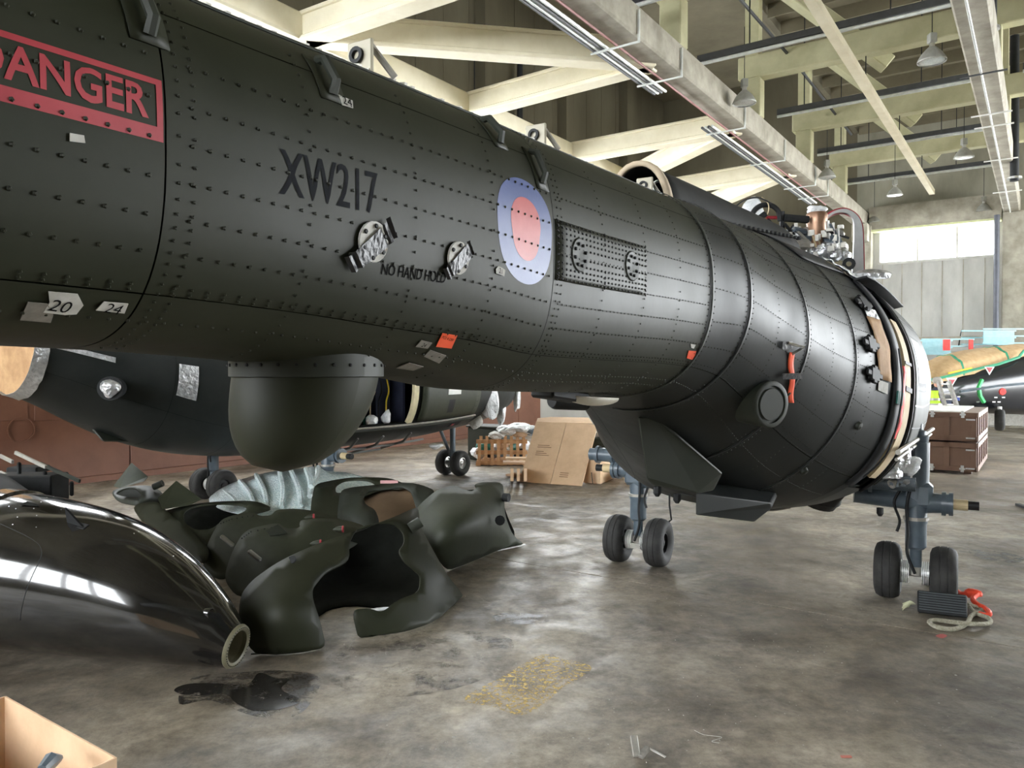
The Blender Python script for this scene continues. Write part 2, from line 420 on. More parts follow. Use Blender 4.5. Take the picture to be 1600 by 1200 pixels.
# inspection ring and raised plates on the steel
pr = gz(35, 700, 0)
def onwall(px, py):
    d = ray(px, py); o = V(0,0,CAM_H); k_ = (WA+.075-o@Ge)/(d@Ge); return o+d*k_
c = onwall(33, 671); MB().lathe(c, Ge, [(0,.20),(.02,.20),(.02,.18),(0,.18)], 28, True).build('inspection_ring', RUST, wlft)
for x, y in ((80, 640), (15, 640)):
    c = onwall(x, y); MB().box(c, (.02, .5, .34), AX).build('raised_plate', RUST, wlft, bevel=.004)
# pilasters, upper ribs, pipes on the wall
for b in np.arange(-6, 30, 4.4):
    gbox('pilaster', WA, WA+.35, b+1.15, b+1.65, 2.1, 13.3, CONCD, wlft)
for b in np.arange(-4, 29, 1.1):
    gbox('wall_rib', WA, WA+.015, b-.035, b+.035, 7.35, 13.3, CONCD, wlft)
def wallpipe(px, r, z0, z1, name, label, m=BLACKP):
    p = onwall(px, 200); b = p@Gg
    return tag(MB().tube([G(WA+.2+r, b, z0), G(WA+.2+r, b, z1)], r, 10).build(name, m, smooth=True, loc=G(WA+.2+r, b, z0)), label, 'pipe')
wallpipe(803, .09, 2.1, 10.9, 'downpipe', 'thick black downpipe on the left wall behind the trusses')
wallpipe(735, .018, 6.0, 10.9, 'conduit', 'thin dark conduit on the left wall, left of the thick downpipe')
wallpipe(1085, .09, 2.1, 8.6, 'downpipe', 'black pipe on the left wall beneath the second roof strut')

# end wall with its long window
EB = 30.; wa0, wa1, wz0, wz1 = -4.84, -1.27, 5.70, 6.78
we = struct(thing('wall_end', 'x', 'x', G(0, EB, 0))); del we['label']; del we['category']
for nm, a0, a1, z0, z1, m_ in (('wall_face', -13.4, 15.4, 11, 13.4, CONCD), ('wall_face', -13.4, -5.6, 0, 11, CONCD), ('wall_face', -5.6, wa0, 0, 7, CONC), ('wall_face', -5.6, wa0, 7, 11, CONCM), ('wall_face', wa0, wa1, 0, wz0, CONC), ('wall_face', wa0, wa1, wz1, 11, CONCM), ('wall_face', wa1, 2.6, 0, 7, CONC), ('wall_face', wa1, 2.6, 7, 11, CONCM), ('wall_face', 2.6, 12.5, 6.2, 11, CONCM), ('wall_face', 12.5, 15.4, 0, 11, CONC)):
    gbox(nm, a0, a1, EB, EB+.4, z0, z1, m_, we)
gbox('lintel', wa0-.3, wa1+.1, EB-.35, EB, wz1+.05, wz1+.85, CONCR, we)
gbox('lintel_edge', wa0-.3, wa1+.1, EB-.42, EB, wz1-.02, wz1+.05, mat('lime_highlight_tone', (.52,.54,.30), .7), we)  # lime highlight along the lintel painted in as colour
gbox('string_course', wa0-.5, 2.6, EB-.06, EB, 2.95, 3.03, CONCR, we)
for a in np.arange(-12.8, 2.5, .62):
    gbox('board_joint', a-.012, a+.012, EB-.012, EB, 3.05, 5.65, CONCR, we)
for z in (.7, 1.3, 1.9, 2.5): gbox('board_joint', wa0, 2.6, EB-.012, EB, z-.012, z+.012, CONCR, we)
wn = struct(thing('window_1', 'x', 'x', G((wa0+wa1)/2, EB+.1, wz0))); del wn['label']; del wn['category']
PANE = mat('white_window_glass', (.85,.87,.88), .4)
pn = PANE.node_tree.nodes['Principled BSDF']; pn.inputs['Emission Color'].default_value = (.95,.98,1,1); pn.inputs['Emission Strength'].default_value = 5.0
for i in range(3):
    w = (wa1-wa0)/3; gbox('pane', wa0+i*w+.02, wa0+(i+1)*w-.02, EB+.12, EB+.15, wz0, wz1-.02, PANE, wn)
for i in range(4): gbox('mullion', wa0+i*(wa1-wa0)/3-.02, wa0+i*(wa1-wa0)/3+.02, EB+.08, EB+.12, wz0, wz1, CONCR, wn)
gbox('sill', wa0-.05, wa1+.05, EB-.06, EB+.12, wz0-.08, wz0, CONC, wn)
# right wall : unseen columns, walled near to darken the boom, open to daylight beyond
wr = struct(thing('wall_right', 'x', 'x', G(15, 5, 0))); del wr['label']; del wr['category']
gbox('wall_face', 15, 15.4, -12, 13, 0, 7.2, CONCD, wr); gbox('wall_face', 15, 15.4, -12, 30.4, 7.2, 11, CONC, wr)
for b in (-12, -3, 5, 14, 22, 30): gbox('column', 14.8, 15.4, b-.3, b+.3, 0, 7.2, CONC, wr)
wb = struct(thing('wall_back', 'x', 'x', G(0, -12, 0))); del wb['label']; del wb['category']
gbox('wall_face', -13.4, 15.4, -12.4, -12, 0, 2.8, CONCD, wb); gbox('wall_face', -13.4, 15.4, -12.4, -12, 8.2, 13.4, CONCD, wb); gbox('wall_face', 2.0, 15.4, -12.4, -12, 2.8, 8.2, CONCD, wb)  # unseen window band added to light things that face the camera
for a in np.arange(-13.2, 2.1, 3.0): gbox('pier', a-.25, a+.25, -12.4, -11.9, 2.8, 8.2, CONCD, wb)
for z in (4.2, 5.6, 7.0): gbox('transom', -13.2, 2.0, -12.25, -12.15, z-.03, z+.03, CONCR, wb)
# roof : slabs between deep transverse frames
rf = struct(thing('ceiling', 'x', 'x', G(0, 0, 11))); del rf['label']; del rf['category']
BT = [4.0, 8.4, 12.8, 17.3, 21.8, 26.2]
edges_b = [-12, -6, -1]+BT+[30.4]
for i in range(len(edges_b)-1):
    for a0, a1, zz in ((-13.4, -5.6, 13.0), (-5.6, -.9, 10.6), (-.9, 4, 10.6), (4, 15.4, 10.3)):
        gbox('roof_slab', a0+.01, a1-.01, edges_b[i]+.01, edges_b[i+1]-.01, zz, zz+.2, ROOFM, rf)
gbox('light_seal_deck', -13.4, 15.4, -12.4, 30.4, 13.25, 13.4, ROOFM, rf); gbox('fascia', -5.7, -5.55, -12.4, 30.4, 10.4, 13.25, CONCD, rf); gbox('fascia', 15.2, 15.4, -12.4, 30.4, 10, 13.3, CONCD, rf)  # deck over the slabs added to stop daylight leaking through gaps
for b in np.arange(-11, 30, 1.1):
    gbox('board_rib', -5.5, 15.4, b-.02, b+.02, 10.27, 10.62, ROOFM, rf)

A1, A2, A3 = -5.4, -.9, -9.65
def tg(o, lab, cat='beam', group=None): return tag(o, lab, cat, group)
# long chord beams
tg(MB().beam(G(A1, 2, 7.25), G(A1, EB, 7.25), .42, .5).build('roof_beam', CONCR, bevel=.03, loc=G(A1,2,7)), 'long grey concrete beam crossing from top centre to the window')
tg(MB().beam(G(A2, 4, 7.25), G(A2, EB, 7.25), .46, .5).build('roof_beam', CONCR, bevel=.03, loc=G(A2,4,7)), 'long grey concrete beam at the right edge with a thin pipe beneath')
tg(MB().beam(G(A3, -2, 7.2), G(A3, EB, 7.2), .34, .42).build('roof_beam', CONCB, bevel=.03, loc=G(A3,-2,7)), 'long cream chord beam running behind the helicopter boom')
def zp(px, py, z=7.2): return gz(px, py, z)
def onA(px, py, a, z=7.2):
    d = ray(px, py); k_ = a/(d@Ge); p = V(0,0,CAM_H)+d*k_; return G(a, p@Gg, z)
labs = ['cream strut rising to the upper edge from the chord node nearest the camera',
        'cream diagonal strut from near chord node to second beam node, almost level in the photo',
        'cream strut from second chord node to the beam node, below the level diagonal',
        'cream strut ending right of the fairing at third beam node, upper of two',
        'short cream diagonal rising from behind the fairing to the third beam node',
        'lower long cream strut above the pipework on the helicopter roof',
        'short lime-lit strut above the pipework, lowest in view']
L1 = onA(478, 70, A3+.1); L2 = onA(735, 187, A3+.1); L3 = onA(895, 258, A3+.1); R1 = onA(1020, 107, A1-.1); R2 = onA(1150, 215, A1-.1); R3 = onA(1236, 281, A1-.1)
def perp(p): return G(A1-.1, p@Gg-.2, 7.2)
L4 = G(A3+.1, R2@Gg+3.0, 7.2); L5 = G(A3+.1, R3@Gg+.3, 7.2); L6 = G(A3+.1, R3@Gg+3.6, 7.2)
R0 = G(A1-.1, L1@Gg+.1, 7.2)
for (p, q, lab) in ((L1, R0, 0), (L1, R1, 1), (L2, R1, 2), (L3, R2, 3), (L4, R2, 4), (L5, R3, 5), (L6, R3, 6)):
    d = nrm(q-p); st = thing('roof_strut', labs[lab], 'beam', p, 'cream roof struts')
    MB().beam(p, q, .26, .34).build('web', CONCB, st, bevel=.02)
    MB().beam(p-UP*.2, q-UP*.2, .34, .08).build('flange', CONCB, st, bevel=.015)
    MB().beam(p+UP*.19, q+UP*.19, .34, .06).build('flange', CONCB, st, bevel=.015)
# transverse frames above : post on the beam, then the cross beam
names = ['nearest', 'second', 'third', 'fourth', 'fifth', 'farthest']
FRL = mat('beam_lime_light_tint', (.42,.40,.24), .8, scale=1.5, col2=(.54,.52,.33))  # yellowish light on the concrete frames mixed into this colour
for i, b in enumerate(BT):
    fr = thing('roof_frame', names[i]+' pale portal frame across the roof, counted away from the camera', 'frame', G(A1, b, 7.5))
    gbox('post', A1-.2, A1+.2, b-.17, b+.17, 7.5, 8.35, FRL, fr, bevel=.02)
    gbox('post', A2-.2, A2+.2, b-.17, b+.17, 7.5, 8.35, FRL, fr, bevel=.02)
    gbox('cross_beam', A1-.3, 12, b-.16, b+.16, 8.35, 8.85, FRL, fr, bevel=.02)
    for a in (A1, A2, 3.6): gbox('upper_post', a-.15, a+.15, b-.14, b+.14, 8.85, 10.5, FRL, fr)
    MB().beam(G(A1+.3, b-.3, 10.5), G(A1+2.6, b+.9, 8.4), .36, .3).build('knee_brace', FRL, fr, bevel=.02)
# thin light rail
rl = thing('cable_rail', 'thin pale channel rail crossing the roof diagonally between the two beams', 'rail', G(-3.03, 6, 7.6))
gbox('channel', -3.11, -2.95, 6, 28.3, 7.57, 7.63, CONCB, rl); gbox('flange', -3.11, -3.09, 6, 28.3, 7.63, 7.72, CONCB, rl); gbox('flange', -2.97, -2.95, 6, 28.3, 7.63, 7.72, CONCB, rl)
for b in BT: gbox('hanger', -3.09, -3.07, b-.01, b+.01, 7.7, 8.4, BLACKP, rl)
# heater / lighting tubes
TB = [11.6, 14.5, 18.5, 22.4, 26.4]
for i, b in enumerate(TB):
    t = thing('strip_tube', names[i]+' dark horizontal tube with a bright lower edge slung under the roof', 'conduit', G(A1, b, 7.8), 'dark tubes under the roof')
    ln = (-5.2, -1.2) if i not in (0, 1) else (-5.6, 9)
    gbox('tray', ln[0], ln[1], b-.07, b+.07, 7.86, 7.98, TUBEM, t)
    MB().tube([G(ln[0], b-.03, 7.82), G(ln[1], b-.03, 7.82)], .035, 8).build('tube', TUBEL, t, smooth=True)
    if i > 1:
        gbox('tray', -.4, 9, b-.07, b+.07, 7.86, 7.98, TUBEM, t); MB().tube([G(-.4, b-.03, 7.82), G(9, b-.03, 7.82)], .035, 8).build('tube', TUBEL, t, smooth=True)
    for a in (-4.6, -2.2, 1.5): gbox('hanger', a-.01, a+.01, b-.01, b+.01, 7.98, 10.5, BLACKP, t)
# diagonal thin dark brace rods
for (p, q, lab) in (((1215,-30,9.6),(1300,60,9.0),'x'),):
    pass
tag(MB().tube([gz(1140, -20, 8.9), gz(1240, 95, 8.7), gz(1330, 210, 8.6)], .035, 6).build('brace_rod', TUBEM, loc=gz(1140,-20,8.9)), 'thin dark brace rod slanting across the roof left of the thin rail', 'rod')
# cable trays and conduits under the first beam
ct = thing('cable_tray', 'bundle of pipes on brackets under the left side of the long grey beam', 'cable tray', G(A1-.3, 3, 6.95))
for k_, (da, m_) in enumerate(((-.32, TUBEL), (-.40, TUBEM), (-.47, TUBEL), (-.54, TUBEM))):
    MB().tube([G(A1+da, 3, 6.95), G(A1+da, 13.2, 6.95)], .028, 6).build('pipe', m_, ct, smooth=True)
    MB().tube([G(A1+da, 15.6, 6.95), G(A1+da, 24.5, 6.95)], .028, 6).build('pipe', m_, ct, smooth=True)
for b in (10.9, 12.6, 16, 19, 22, 23.5): gbox('bracket', A1-.6, A1+.25, b-.015, b+.015, 6.90, 6.925, TUBEL, ct); gbox('bracket', A1+.22, A1+.25, b-.015, b+.015, 6.92, 7.4, TUBEL, ct)
pp = thing('red_conduit', 'thin reddish conduit along the underside of the long grey beam', 'pipe', G(A1-.15, 3, 6.96))
MB().tube([G(A1-.16, 3, 6.96), G(A1-.16, 25, 6.96)], .02, 6).build('run', mat('dull_red_pipe', (.22,.07,.06), .5), pp)
pp = thing('thin_pipe', 'thin white pipe clipped beneath the right-hand concrete beam', 'pipe', G(A2, 5, 6.96))
MB().tube([G(A2-.03, 5, 6.96), G(A2-.03, 29.5, 6.96)], .02, 6).build('run', TUBEL, pp)
for b in (9, 12, 15.5, 18, 18.9, 22, 26): gbox('clip', A2-.35, A2+.35, b-.015, b+.015, 6.93, 6.955, TUBEM if b < 17 else WHITEP, pp)
# columns on the end wall, tall vertical pipes at the right
st = thing('end_column', 'pale concrete column left of the window', 'column', G(A1+.1, EB-.4, 0)); gbox('shaft', A1-.25, A1+.35, EB-.45, EB, 0, 7, CONCR, st, bevel=.03); gbox('bracket', A1-.2, A1+.3, EB-.9, EB-.45, 6.4, 7, CONCR, st)
st = thing('end_column', 'pale concrete column right of the window behind the grey pipe', 'column', G(A2, EB-.4, 0)); gbox('shaft', A2-.25, A2+.45, EB-.45, EB, 0, 7, CONCR, st, bevel=.03)
tag(MB().tube([G(wa1-.02, EB-.55, 1.9), G(wa1-.02, EB-.55, 6.9)], .085, 10).build('downpipe', mat('slate_grey_pipe', (.075,.08,.10), .5), smooth=True, loc=G(wa1+.12, EB-.2, 1.9)), 'slate grey vertical pipe along the right side of the window', 'pipe')
def vpipe(px, y0, y1, Y, r, lab, m=BLACKP, name='hanging_pipe'):
    a_ = gY(px, y0, Y); b_ = gY(px, y1, Y); t = thing(name, lab, 'pipe', b_)
    MB().tube([b_, a_+UP*1.0], r, 10).build('run', m, t, smooth=True)
    MB().lathe(b_+UP*.05, UP, [(0,r),(0,r*1.6),(.05,r*1.6),(.05,r)], 12, True).build('collar', STEEL, t)
vpipe(1550, -40, 52, 12.5, .07, 'short thick black pipe hanging at the top right corner')
vpipe(1585, 120, 283, 19, .10, 'long black pipe hanging beside the right image edge')
# pendant lamps
lampm = None
lamps = [((1456,97),'largest pendant lamp, near the top right beam'),((1163,162),'pendant lamp hanging left of centre over the long grey beam'),((1506,247),'pendant lamp just left of the right-hand beam, mid height'),
 ((1292,278),'pendant lamp right of the grey beam, above the pipework'),((1398,306),'pendant lamp under the end of the thin rail'),((1537,330),'pendant lamp in front of the right end of the window'),((1366,348),'small pendant lamp left of the window top corner')]
def lamp_at(p, lab):
    t = thing('pendant_lamp', lab, 'lamp', p, 'pendant lamps under the roof')
    MB().lathe(p, UP, [(0,.225),(.015,.23),(.05,.215),(.14,.165),(.21,.10),(.25,.06),(.25,.0)], 20).build('shade', LAMPG, t, smooth=True)
    MB().lathe(p, UP, [(.012,0),(.005,.12),(.015,.205)], 20).build('lens', GLASS, t, smooth=True)
    MB().tube([p+UP*.25, p+UP*.33], .045, 10).build('neck', STEEL, t); MB().box(p+UP*.40, (.12,.12,.16)).build('ballast', LAMPG, t, bevel=.01)
    MB().tube([p+UP*.48, V(p[0], p[1], 8.6 if True else 0)], .008, 5).build('cord', BLACKP, t)
    return t
for (q, lab) in lamps: lamp_at(gz(q[0], q[1], 7.1), lab)
# ============================================================ HELICOPTERS
from mathutils.bvhtree import BVHTree
# t measured along the hull, gear at t=6.98 ; t, z bottom, z top, half width, section exponent
ST = np.array([
 (-2.4,1.99,2.45,.17,2.3,2.3),(-.3,1.91,2.54,.245,2.5,2.5),(.83,1.893,2.585,.303,2.6,2.6),(1.147,1.88,2.6,.32,2.6,2.6),(1.473,1.855,2.622,.337,2.6,2.6),
 (1.8,1.83,2.64,.354,2.6,2.6),(2.13,1.79,2.66,.371,2.6,2.6),(2.46,1.775,2.675,.394,2.55,2.55),(2.79,1.765,2.69,.424,2.5,2.5),(3.12,1.755,2.705,.455,2.45,2.45),
 (3.43,1.735,2.715,.503,2.4,2.4),(3.76,1.65,2.735,.596,2.25,2.0),(4.09,1.50,2.745,.665,2.12,1.85),(4.42,1.31,2.76,.755,2.06,1.75),(4.75,1.14,2.78,.838,2.03,1.8),
 (5.08,1.01,2.79,.925,2.03,1.95),(5.41,.91,2.79,1.02,2.05,2.2),(5.75,.84,2.78,1.13,2.05,2.45),(6.3,.78,2.76,1.18,2.08,2.6),(7.0,.76,2.74,1.21,2.08,2.7),
 (8.2,.76,2.72,1.225,2.1,2.7),(9.3,.78,2.65,1.22,2.1,2.6),(10.3,.84,2.5,1.17,2.3,2.4),(11.1,.92,2.25,1.05,2.2,2.3),(11.8,1.06,1.95,.80,2.1,2.2),(12.2,1.25,1.75,.5,2.0,2.1),(12.45,1.48,1.56,.06,2.0,2.0)])
def prof(t, j):
    x = ST[:,0]; y = ST[:,j]; i = int(np.clip(np.searchsorted(x, t)-1, 0, len(x)-2)); h = x[i+1]-x[i]; s = (t-x[i])/h
    def sl(k):
        if k <= 0 or k >= len(x)-1: return 0 if k > 0 else (y[1]-y[0])/(x[1]-x[0])
        d0 = (y[k]-y[k-1])/(x[k]-x[k-1]); d1 = (y[k+1]-y[k])/(x[k+1]-x[k])
        return 0 if d0*d1 <= 0 else 2*d0*d1/(d0+d1)
    m0, m1 = sl(i)*h, sl(i+1)*h
    return (2*s**3-3*s*s+1)*y[i]+(s**3-2*s*s+s)*m0+(-2*s**3+3*s*s)*y[i+1]+(s**3-s*s)*m1
class Puma:
    def __init__(s, M, hd):
        a = math.radians(hd); s.u = V(math.sin(a), math.cos(a), 0); s.r = V(math.cos(a), -math.sin(a), 0); s.M = V(M[0], M[1], 0); s.ax = (s.r, s.u, UP)
    def H(s, t, l, z): return s.M+s.u*(t-6.98)+s.r*l+UP*z
    def S(s, t, th, off=0.):
        """hull surface, th in degrees from starboard, 90 = top"""
        zb, zt, a, n, n2 = (prof(t, j) for j in (1, 2, 3, 4, 5)); T = math.radians(th); C, Sn = math.cos(T), math.sin(T)
        if Sn < 0: n = n2
        b = (zt-zb)/2
        return s.H(t, (a+off)*math.copysign(abs(C)**(2/n), C), (zt+zb)/2+(b+off)*math.copysign(abs(Sn)**(2/n), Sn))
    def N(s, t, th):
        p = s.S(t, th); d1 = s.S(t+.02, th)-p; d2 = s.S(t, th+.5)-p; return nrm(np.cross(d1, d2))*1.
    def inv(s, px, py, t0=None):
        """pixel of the starboard side -> (t, th)"""
        d = nrm(ray(px, py)); o = V(0,0,CAM_H); best = None
        if not hasattr(s, 'bvh'):
            ts = np.linspace(-1, 9.5, 400); ths = np.linspace(-95, 95, 200); s.g = (ts, ths)
            P = [Vector(s.S(t, th)) for t in ts for th in ths]; n = len(ths)
            s.fc = [(i*n+j, i*n+j+1, (i+1)*n+j+1, (i+1)*n+j) for i in range(len(ts)-1) for j in range(n-1)]
            s.bvh = BVHTree.FromPolygons(P, s.fc)
        loc, nn, idx, dist = s.bvh.ray_cast(Vector(o), Vector(d))
        if loc is None: return None
        n = len(s.g[1]); i, j = idx//(n-1), idx%(n-1); w = np.array(loc)
        t = float((w-s.M)@s.u+6.98); ths = np.linspace(s.g[1][j]-1, s.g[1][j]+2, 31)
        th = min(ths, key=lambda q: np.linalg.norm(s.S(t, q)-w)); return t, float(th)
    def frame_at(s, t, th):
        p = s.S(t, th); e1 = nrm(s.S(t+.01, th)-p); e2 = nrm(s.S(t, th+.5)-p); return p, e1, e2, nrm(np.cross(e1, e2))
    def arc(s, t, th): return np.linalg.norm(s.S(t, th+.5)-s.S(t, th-.5))    # metres per degree
    def patch(s, t0, t1, th0, th1, off, nt=None, nth=None):
        nt = nt or max(2, int(abs(t1-t0)/.08)+2); nth = nth or max(2, int(abs(th1-th0)/2.2)+2)
        return [[s.S(t, th, off) for th in np.linspace(th0, th1, nth)] for t in np.linspace(t0, t1, nt)]
    def decal(s, v, f, t, th, name, m, parent, off=.0012, rot=0, **k):
        """v in metres (x forward, y up) about (t, th)"""
        K = s.arc(t, th); c, sn = math.cos(rot), math.sin(rot); b = MB()
        b.add([s.S(t+x*c-y*sn, th+(x*sn+y*c)/K, off) for x, y in v], f); return b.build(name, m, parent, norm=False, **k)
    def rivet(s, b, t, th, r=.0045, off=.002):
        p, e1, e2, n = s.frame_at(t, th); p = p+n*off
        q = [p+(e1*math.cos(a)+e2*math.sin(a))*r for a in (0, 1.257, 2.513, 3.77, 5.027)]
        q2 = [p+n*r*.75+(e1*math.cos(a)+e2*math.sin(a))*r*.5 for a in (0, 1.257, 2.513, 3.77, 5.027)]
        b.add(q+q2, [(k, (k+1)%5, 5+(k+1)%5, 5+k) for k in range(5)]+[(5,6,7,8,9)])

def wheel(c, ax, R, w, parent, hubm=STEEL):
    ax = nrm(ax); b = MB(); h = w/2
    b.lathe(c, ax, [(-h*.62,R*.42),(-h*.92,R*.55),(-h,R*.74),(-h*.86,R*.90),(-h*.55,R*.975),(-h*.33,R*.995),(-h*.30,R*.975),(-h*.24,R*.975),(-h*.21,R),(0,R),
                    (h*.21,R),(h*.24,R*.975),(h*.30,R*.975),(h*.33,R*.995),(h*.55,R*.975),(h*.86,R*.90),(h,R*.74),(h*.92,R*.55),(h*.62,R*.42)], 36)
    t = b.build('tyre', TYRE, parent, smooth=True)
    MB().lathe(c, ax, [(-h*.62,.0),(-h*.55,R*.15),(-h*.40,R*.2),(-h*.35,R*.36),(-h*.66,R*.40),(-h*.64,R*.45),(h*.64,R*.45),(h*.66,R*.40),(h*.35,R*.36),(h*.40,R*.2),(h*.55,R*.15),(h*.62,0)], 20).build('hub', hubm, parent, smooth=True)

def main_gear(hp, side, root, zpin=.80, inboard=True, wo=.20, R=.228):
    """side +1 starboard, -1 port"""
    gl = 1.18*side; H = lambda dl, z, dt=0: hp.H(6.98+dt, gl+dl*side, z)
    g = thing('landing_gear', 'x', 'x', H(0, 0)); del g['label']; del g['category']; g.parent = root; g.location = Vector(g.location)-wl(root)
    for k in (-1, 1): wheel(H(k*wo, R), hp.r, R, .195, g, BLACKP)
    b = MB()
    for k in range(5):
        for q in (-1, 1): b.lathe(H(q*(.045+.014*k), R), hp.r*q*side, [(0,.092),(.006,.092),(.006,.05),(0,.05)], 24, True)
    b.build('brake_disc', DISC, g)
    MB().lathe(H(-.24, R), hp.r*side, [(0,0),(0,.03),(.48,.03),(.48,0)], 10).build('axle', STEEL, g)
    b = MB(); b.tube([H(0,R-.03), H(0,R+.05)], .055, 12); b.box(H(0,R-.04,-.04), (.10,.09,.05), hp.ax); b.build('axle_housing', DULL, g)
    MB().tube([H(0,R+.03), H(0,.60)], .045, 14).build('piston', GREYM, g, smooth=True)
    MB().lathe(H(0,.42), UP, [(0,0),(0,.06),(.02,.078),(.20,.078),(.22,.085),(.24,.085),(.26,.080),(.62,.095),(.86,.095),(.88,.05),(.88,0)], 18).build('strut_cylinder', GREYM, g, smooth=True)
    MB().box(H(.01,.86), (.22,.17,.20), hp.ax).build('trunnion_block', GREYM, g, bevel=.03)
    MB().lathe(H(.08,zpin), hp.r*side, [(0,0),(0,.085),(.10,.075),(.10,.095),(.13,.095),(.13,.08),(.15,.08),(.15,.092),(.18,.092),(.18,.0)], 18).build('trunnion_collar', GREYM, g, smooth=True)
    MB().lathe(H(.26,zpin), hp.r*side, [(0,0),(0,.042),(.10,.042),(.10,0)], 14).build('pin_sleeve', CREAM, g)
    MB().lathe(H(.36,zpin), hp.r*side, [(0,0),(0,.034),(.075,.034),(.075,0)], 14).build('pin_cap', BLACKP, g)
    MB().lathe(H(-.62,.95,-.12), hp.r*side, [(0,0),(0,.10),(.015,.10),(.015,.068),(.28,.068),(.28,.085),(.31,.085),(.31,.06),(.62,.055),(.62,0)], 16).build('side_stay', GREYM, g, smooth=True)
    MB().tube([H(-.45,.84,-.1), H(.0,.80,-.02)], .07, 10).build('drag_stay', GREYM, g, smooth=True)
    MB().lathe(H(0,1.28,0), UP, [(-.04,.05),(0,.085),(.05,.09),(.06,.07),(.09,.07),(.10,.045),(.15,.045),(.15,0)], 16).build('top_cap', GREYM, g, smooth=True)
    if side < 0:
        MB().lathe(H(.06,1.03), hp.r*side, [(0,.075),(.18,.075),(.18,.09),(.21,.09),(.21,.07),(.34,.065),(.34,.085),(.37,.085),(.37,.06),(.44,.06),(.44,0)], 16).build('stay_arm', GREYM, g, smooth=True)
    for (pts, r) in (([H(-.03,.95,-.10), H(-.06,.78,-.12), H(-.05,.55,-.12), H(-.055,.40,-.12), H(.0,.24,-.1)], .012),
                     ([H(-.10,.92,-.12), H(-.15,.80,-.14), H(-.11,.66,-.13), H(-.13,.57,-.13)], .011)):
        MB().tube(catmull(pts, 5), r, 6).build('brake_hose', BLACKP, g, smooth=True)
    MB().lathe(H(0,.655), UP, [(0,.094),(.025,.094),(.025,.08),(0,.08)], 16, True).build('band_clip', DULL, g)
    return g
def nose_gear(hp, root, t=11.0):
    g = thing('nose_gear', 'x', 'x', hp.H(t, 0, 0)); del g['label']; del g['category']; g.parent = root; g.location = Vector(g.location)-wl(root)
    for k in (-1, 1): wheel(hp.H(t, k*.165, .225), hp.r, .225, .18, g, STEEL)
    MB().tube([hp.H(t,0,.2), hp.H(t,0,.95)], .05, 12).build('leg', GREYM, g, smooth=True)
    MB().tube([hp.H(t,-.1,.45), hp.H(t-.3,-.1,.95)], .03, 8).build('drag_link', GREYM, g)
    MB().tube([hp.H(t,-.2,.225), hp.H(t,.2,.225)], .03, 8).build('axle', STEEL, g)
    return g

def hull(hp, root, m_boom, m_rear, t_seams, th_seams, hole=None, doors=()):
    """skin panels with open joints over a dark core ; hole = (t0, t1, th0, th1)"""
    def in_hole(t, th): return hole and hole[0] < t < hole[1] and hole[2] < th < hole[3]
    ts = sorted(set(list(np.arange(t_seams[0], t_seams[-1], .15))+list(t_seams)+([hole[0], hole[1]] if hole else [])))
    ths = sorted(set(list(range(-180, 181, 3))+([hole[2], hole[3]] if hole else [])))
    b = MB(); P = [[hp.S(t, th, -.022) for th in ths] for t in ts]; n = len(ths)
    fs = [(i*n+j, i*n+j+1, (i+1)*n+j+1, (i+1)*n+j) for i in range(len(ts)-1) for j in range(n-1) if not in_hole((ts[i]+ts[i+1])/2, (ths[j]+ths[j+1])/2)]
    b.add(np.array(P).reshape(-1,3), fs)
    o = b.build('inner_skin', DARKIN, root, norm=False); md = o.modifiers.new('t', 'SOLIDIFY'); md.thickness = .01; md.offset = 0
    b = MB()
    c0 = [hp.S(t_seams[0], th, -.004) for th in ths]; b.add(c0, [tuple(range(len(c0)-1))]); b.build('end_cap', m_boom, root, norm=False)
    for i in range(len(t_seams)-1):
        t0, t1 = t_seams[i], t_seams[i+1]; mm = m_boom if t1 <= 3.5 else m_rear
        for j in range(len(th_seams)-1):
            a0, a1 = th_seams[j], th_seams[j+1]
            cells = [(t0, t1, a0, a1)]
            if hole:
                h = hole; out = []
                for (x0, x1, y0, y1) in cells:
                    if x1 <= h[0] or x0 >= h[1] or y1 <= h[2] or y0 >= h[3]: out.append((x0, x1, y0, y1)); continue
                    if x0 < h[0]: out.append((x0, h[0], y0, y1)); x0 = h[0]
                    if x1 > h[1]: out.append((h[1], x1, y0, y1)); x1 = h[1]
                    if y0 < h[2]: out.append((x0, x1, y0, h[2]))
                    if y1 > h[3]: out.append((x0, x1, h[3], y1))
                cells = out
            for (x0, x1, y0, y1) in cells:
                if x1-x0 < .02 or y1-y0 < .5: continue
                g = .0018; k = hp.arc((x0+x1)/2, (y0+y1)/2)
                o = MB().grid(hp.patch(x0+g, x1-g, y0+g/k, y1-g/k, 0)).build('skin_panel', mm, root, smooth=True, norm=False)
def row(hp, b, t0, t1, th0, th1, pitch, r=.0042, off=.002):
    L = np.linalg.norm(hp.S(t1, th1)-hp.S(t0, th0)); 
    if abs(th1-th0) > 10: L = sum(np.linalg.norm(hp.S(t0, th0+(th1-th0)*(k+1)/12)-hp.S(t0, th0+(th1-th0)*k/12)) for k in range(12))
    n = max(1, int(L/pitch))
    for k in range(n+1): hp.rivet(b, t0+(t1-t0)*k/n, th0+(th1-th0)*k/n, r, off)

# ------------------------------------------------------------ the near helicopter
Lg, Rg = gz(997, 881), gz(1430, 938)
hp = Puma((Lg+Rg)/2, 30.0)
near = thing('helicopter', 'stripped dark green helicopter filling the picture, tail boom nearest the camera', 'helicopter', hp.H(6.98,0,0))
thb = hp.inv(262, 463)[1]
TS = [-2.4, .83, 2.13, 3.43, 3.76, 4.42, 5.08, 5.62, 6.3, 8.2, 9.6, 10.9, 12.45]
hole = (5.72, 6.20, -48, 40)
hull(hp, near, GREEN, GREEN2, TS, [-180, -125, thb, 35, 90, 145, 180], hole)
